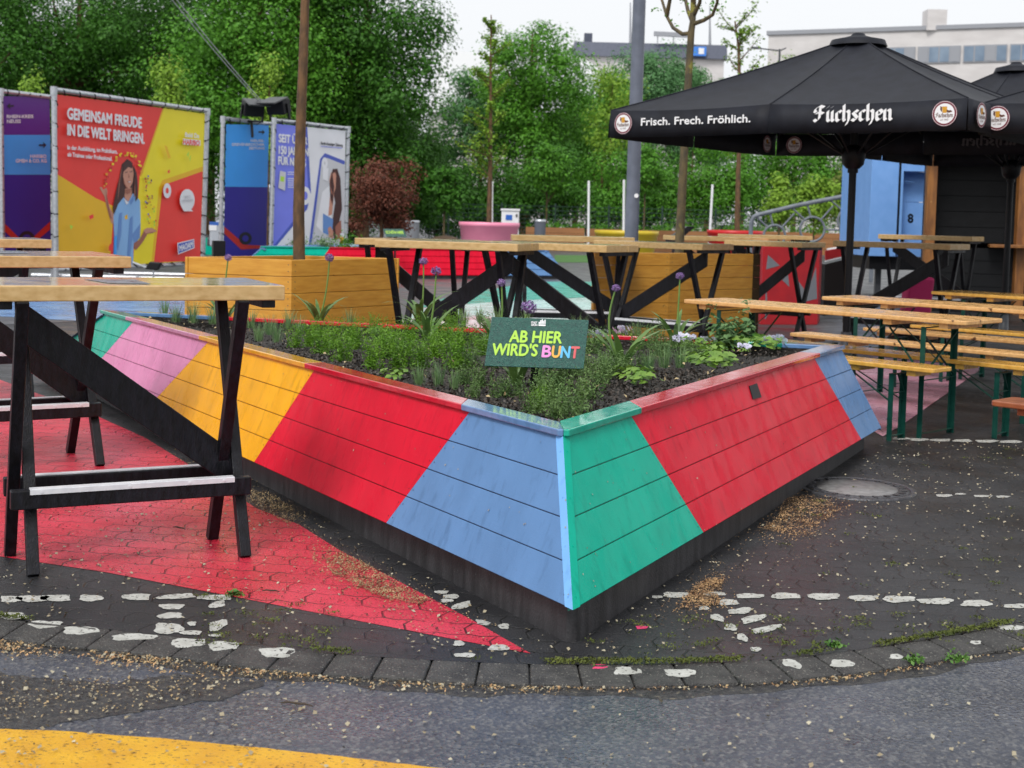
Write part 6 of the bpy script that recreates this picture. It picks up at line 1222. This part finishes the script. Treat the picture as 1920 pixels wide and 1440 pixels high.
def lumpy(q, s=1.0): return np.clip(.5 + .5 * np.sin(q[:, 0] * 9 * s + np.sin(q[:, 1] * 11 * s)) * np.cos(q[:, 1] * 8 * s - q[:, 0] * 5), 0, 1) * .8 + .2
walk = [(-60, 1165), (-60, 1000), (300, 880), (560, 960), (1060, 1215), (1300, 1060), (1660, 830), (1980, 830), (1980, 1150), (1700, 1195), (1000, 1240), (300, 1185)]
V = [scatter(world_of(walk), 2300, .004, (.005, .017), .8, dens=lumpy), scatter([(-2.4, 3.1), (2.2, 3.1), (2.2, 3.75), (0, 3.7), (-2.4, 3.95)], 700, RZ + .006, (.006, .018), .85, dens=lambda q: lumpy(q) * np.where(q[:, 0] < -.3, 1, .45))]
for P0_, Q0_, P1_, Q1_, n_, k_ in ((Ab, Cb, As, Cs, nL, 70), (Ab, Bb, As, Bs, nR, 60)):
    a_, b_ = RNG.random(k_) ** 1.5, RNG.random(k_); pt_ = np.array([tuple(lerp(lerp(P0_, Q0_, x), lerp(P1_, Q1_, x), y) + n_ * .003) for x, y in zip(a_, b_)]); V.append(leaf_quads(pt_, unit(np.array(n_) + RNG.normal(size=(k_, 3)) * .25), RNG.uniform(.005, .012, k_), .6))
np_mesh('fallen_petals', np.concatenate(V), 4, M_petal, kind='stuff')['label'] = 'cream petals scattered over the paving and the road'
V = [scatter(world_of(red_px[:7] + red_px[-6:]), 1500, .006, (.004, .013), .6, dens=lumpy), scatter(world_of(walk), 1500, .005, (.004, .012), .6), scatter([(-2.4, 3.0), (2.2, 3.0), (2.2, 3.7), (-2.4, 3.9)], 1100, RZ + .006, (.003, .010), .6)]
np_mesh('dark_crumbs', np.concatenate(V), 4, M_dirt, kind='stuff')
# gutter litter, thick on one side and thinning out
xs = RNG.uniform(-2.6, 2.2, 14000); wgt = np.where(xs < -.95, .8, np.where(xs < .0, .42, .16)) * (.55 + .45 * np.sin(xs * 11) * np.sin(xs * 4.3 + 1)); keep = RNG.random(len(xs)) < wgt; xs = xs[keep]; yf = np.interp(xs, KFc[:, 0], KFc[:, 1]); dd = np.abs(RNG.normal(0, 1, len(xs))) * np.where(xs < -.8, .055, np.where(xs < .15, .03, .016)); p = np.stack([xs, yf - .012 - dd, np.full(len(xs), RZ + .008) + RNG.uniform(0, .006, len(xs)) * np.exp(-dd * 20)], 1)
np_mesh('gutter_litter', leaf_quads(p, unit(RNG.normal(size=p.shape) * .6 + [0, 0, 1.2]), RNG.uniform(.005, .015, len(p)), .6), 4, [M_husk2, M_petal, M_husk], midx=RNG.integers(0, 3, len(p)), kind='stuff')
V = [scatter(world_of([(-60, 1262), (60, 1278), (330, 1270), (480, 1282), (380, 1312), (180, 1340), (-60, 1360)], RZ), 900, RZ + .006, (.004, .012), .65, dens=lambda q: lumpy(q, 2))]
np_mesh('patch_litter', np.concatenate(V), 4, [M_husk, M_petal, M_dirt], midx=RNG.integers(0, 3, len(V[0])), kind='stuff')
heaps = [([(606, 1046), (640, 1038), (690, 1062), (740, 1092), (800, 1125), (792, 1136), (730, 1128), (668, 1102), (622, 1078)], 5200, M_husk), ([(462, 918), (500, 925), (545, 950), (566, 972), (540, 985), (500, 965), (470, 945)], 2400, M_husk), ([(330, 860), (380, 880), (455, 935), (440, 950), (370, 905)], 1300, M_husk),
         ([(1468, 938), (1510, 930), (1570, 945), (1575, 958), (1535, 985), (1530, 1005), (1490, 1010), (1430, 992), (1460, 970)], 4300, M_husk2), ([(1280, 1130), (1300, 1105), (1330, 1086), (1358, 1090), (1345, 1112), (1350, 1135), (1310, 1142), (1275, 1143)], 2300, M_husk2)]
for i, (px, n, m) in enumerate(heaps):
    pw = world_of(px); cc_ = np.mean(pw, 0); q = scatter(pw, int(n * .62), .004, (.004, .011), .5, zj=.007, flat=1.2, dens=lambda q: lumpy(q, 3)); sp = scatter([tuple(cc_ + (np.array(a) - cc_) * 1.35) for a in pw], n // 4, .004, (.004, .010), .5, dens=lambda q: lumpy(q, 2)); sp = np.concatenate([sp, scatter([tuple(cc_ + (np.array(a) - cc_) * 2.2) for a in pw], n // 9, .004, (.004, .010), .5)])
    np_mesh('seed_husk_heap', np.concatenate([q, sp]), 4, m, kind='stuff')
# moss and weeds along the kerb
s_ = RNG.uniform(arc[14], arc[-14], 9000); bx2 = np.interp(s_, arc, KBc[:, 0]); by2 = np.interp(s_, arc, KBc[:, 1]); on = (np.sin(s_ * 6) + .7 * np.sin(s_ * 17 + 1) + np.where(bx2 > -.1, .9, -.9) + RNG.normal(0, .3, len(s_))) > .5
p = np.stack([bx2, by2 + RNG.normal(.004, .011, len(s_)), np.full(len(s_), .008) + RNG.uniform(0, .008, len(s_))], 1)[on]; np_mesh('kerb_moss', leaf_quads(p, unit(RNG.normal(size=p.shape) + [0, 0, .5]), RNG.uniform(.006, .015, len(p)), .5), 4, M_moss, kind='stuff')
V = []
for k in range(120):
    x, y = random.choice([(random.uniform(1100, 1920), random.uniform(1150, 1225)), (random.uniform(380, 620), random.uniform(1110, 1210)), (random.uniform(1450, 1900), random.uniform(830, 1100))]); c = np.array(G(x, y, .006)); n = random.randint(8, 40); V.append(leaf_quads(c + np.stack([RNG.normal(0, .018, n), RNG.normal(0, .012, n), RNG.uniform(0, .006, n)], 1), unit(RNG.normal(size=(n, 3)) + [0, 0, .8]), RNG.uniform(.005, .012, n), .5))
np_mesh('paving_moss', np.concatenate(V), 4, M_moss, kind='stuff')
for i, (x, y, sc, l) in enumerate(((1795, 1238, .02, 'green weed growing out of the kerb foot'), (1715, 1240, .014, 'small green weed in the kerb joint'), (440, 1116, .016, 'tiny weed at the edge of the red paint'), (1565, 1212, .016, 'low weed tuft between kerb and paving'))):
    n = 90; c = np.array(G(x, y, 0)); P = c + np.stack([RNG.normal(0, sc, n), RNG.normal(0, sc * .6, n), np.abs(RNG.normal(0, sc * .5, n))], 1); tag(np_mesh('kerb_weed', leaf_quads(P, unit(RNG.normal(size=(n, 3)) + [0, 0, .8]), RNG.uniform(.01, .022, n), .5), 4, M_greenbit), l, 'weed')
for i, (x, y, ln, an, z, l) in enumerate(((508, 1108, .03, .0, .006, 'dark twig on the red paint'), (556, 1320, .045, -.15, RZ + .006, 'curled dark twig lying on the wet road'), (336, 990, .03, -.5, .006, 'thin twig on the red paint below the standing table'))):
    c = G(x, y, z + .004); mb = MB(); mb.tube([c + Vector((ln * (k - 2) * .5, ln * an * (k - 2) * .5 + .006 * sin(k), .002 * (k % 2))) for k in range(5)], [.002, .003, .0035, .003, .0015], 6); tag(mb.build('twig', M_dirt), l, 'twig')
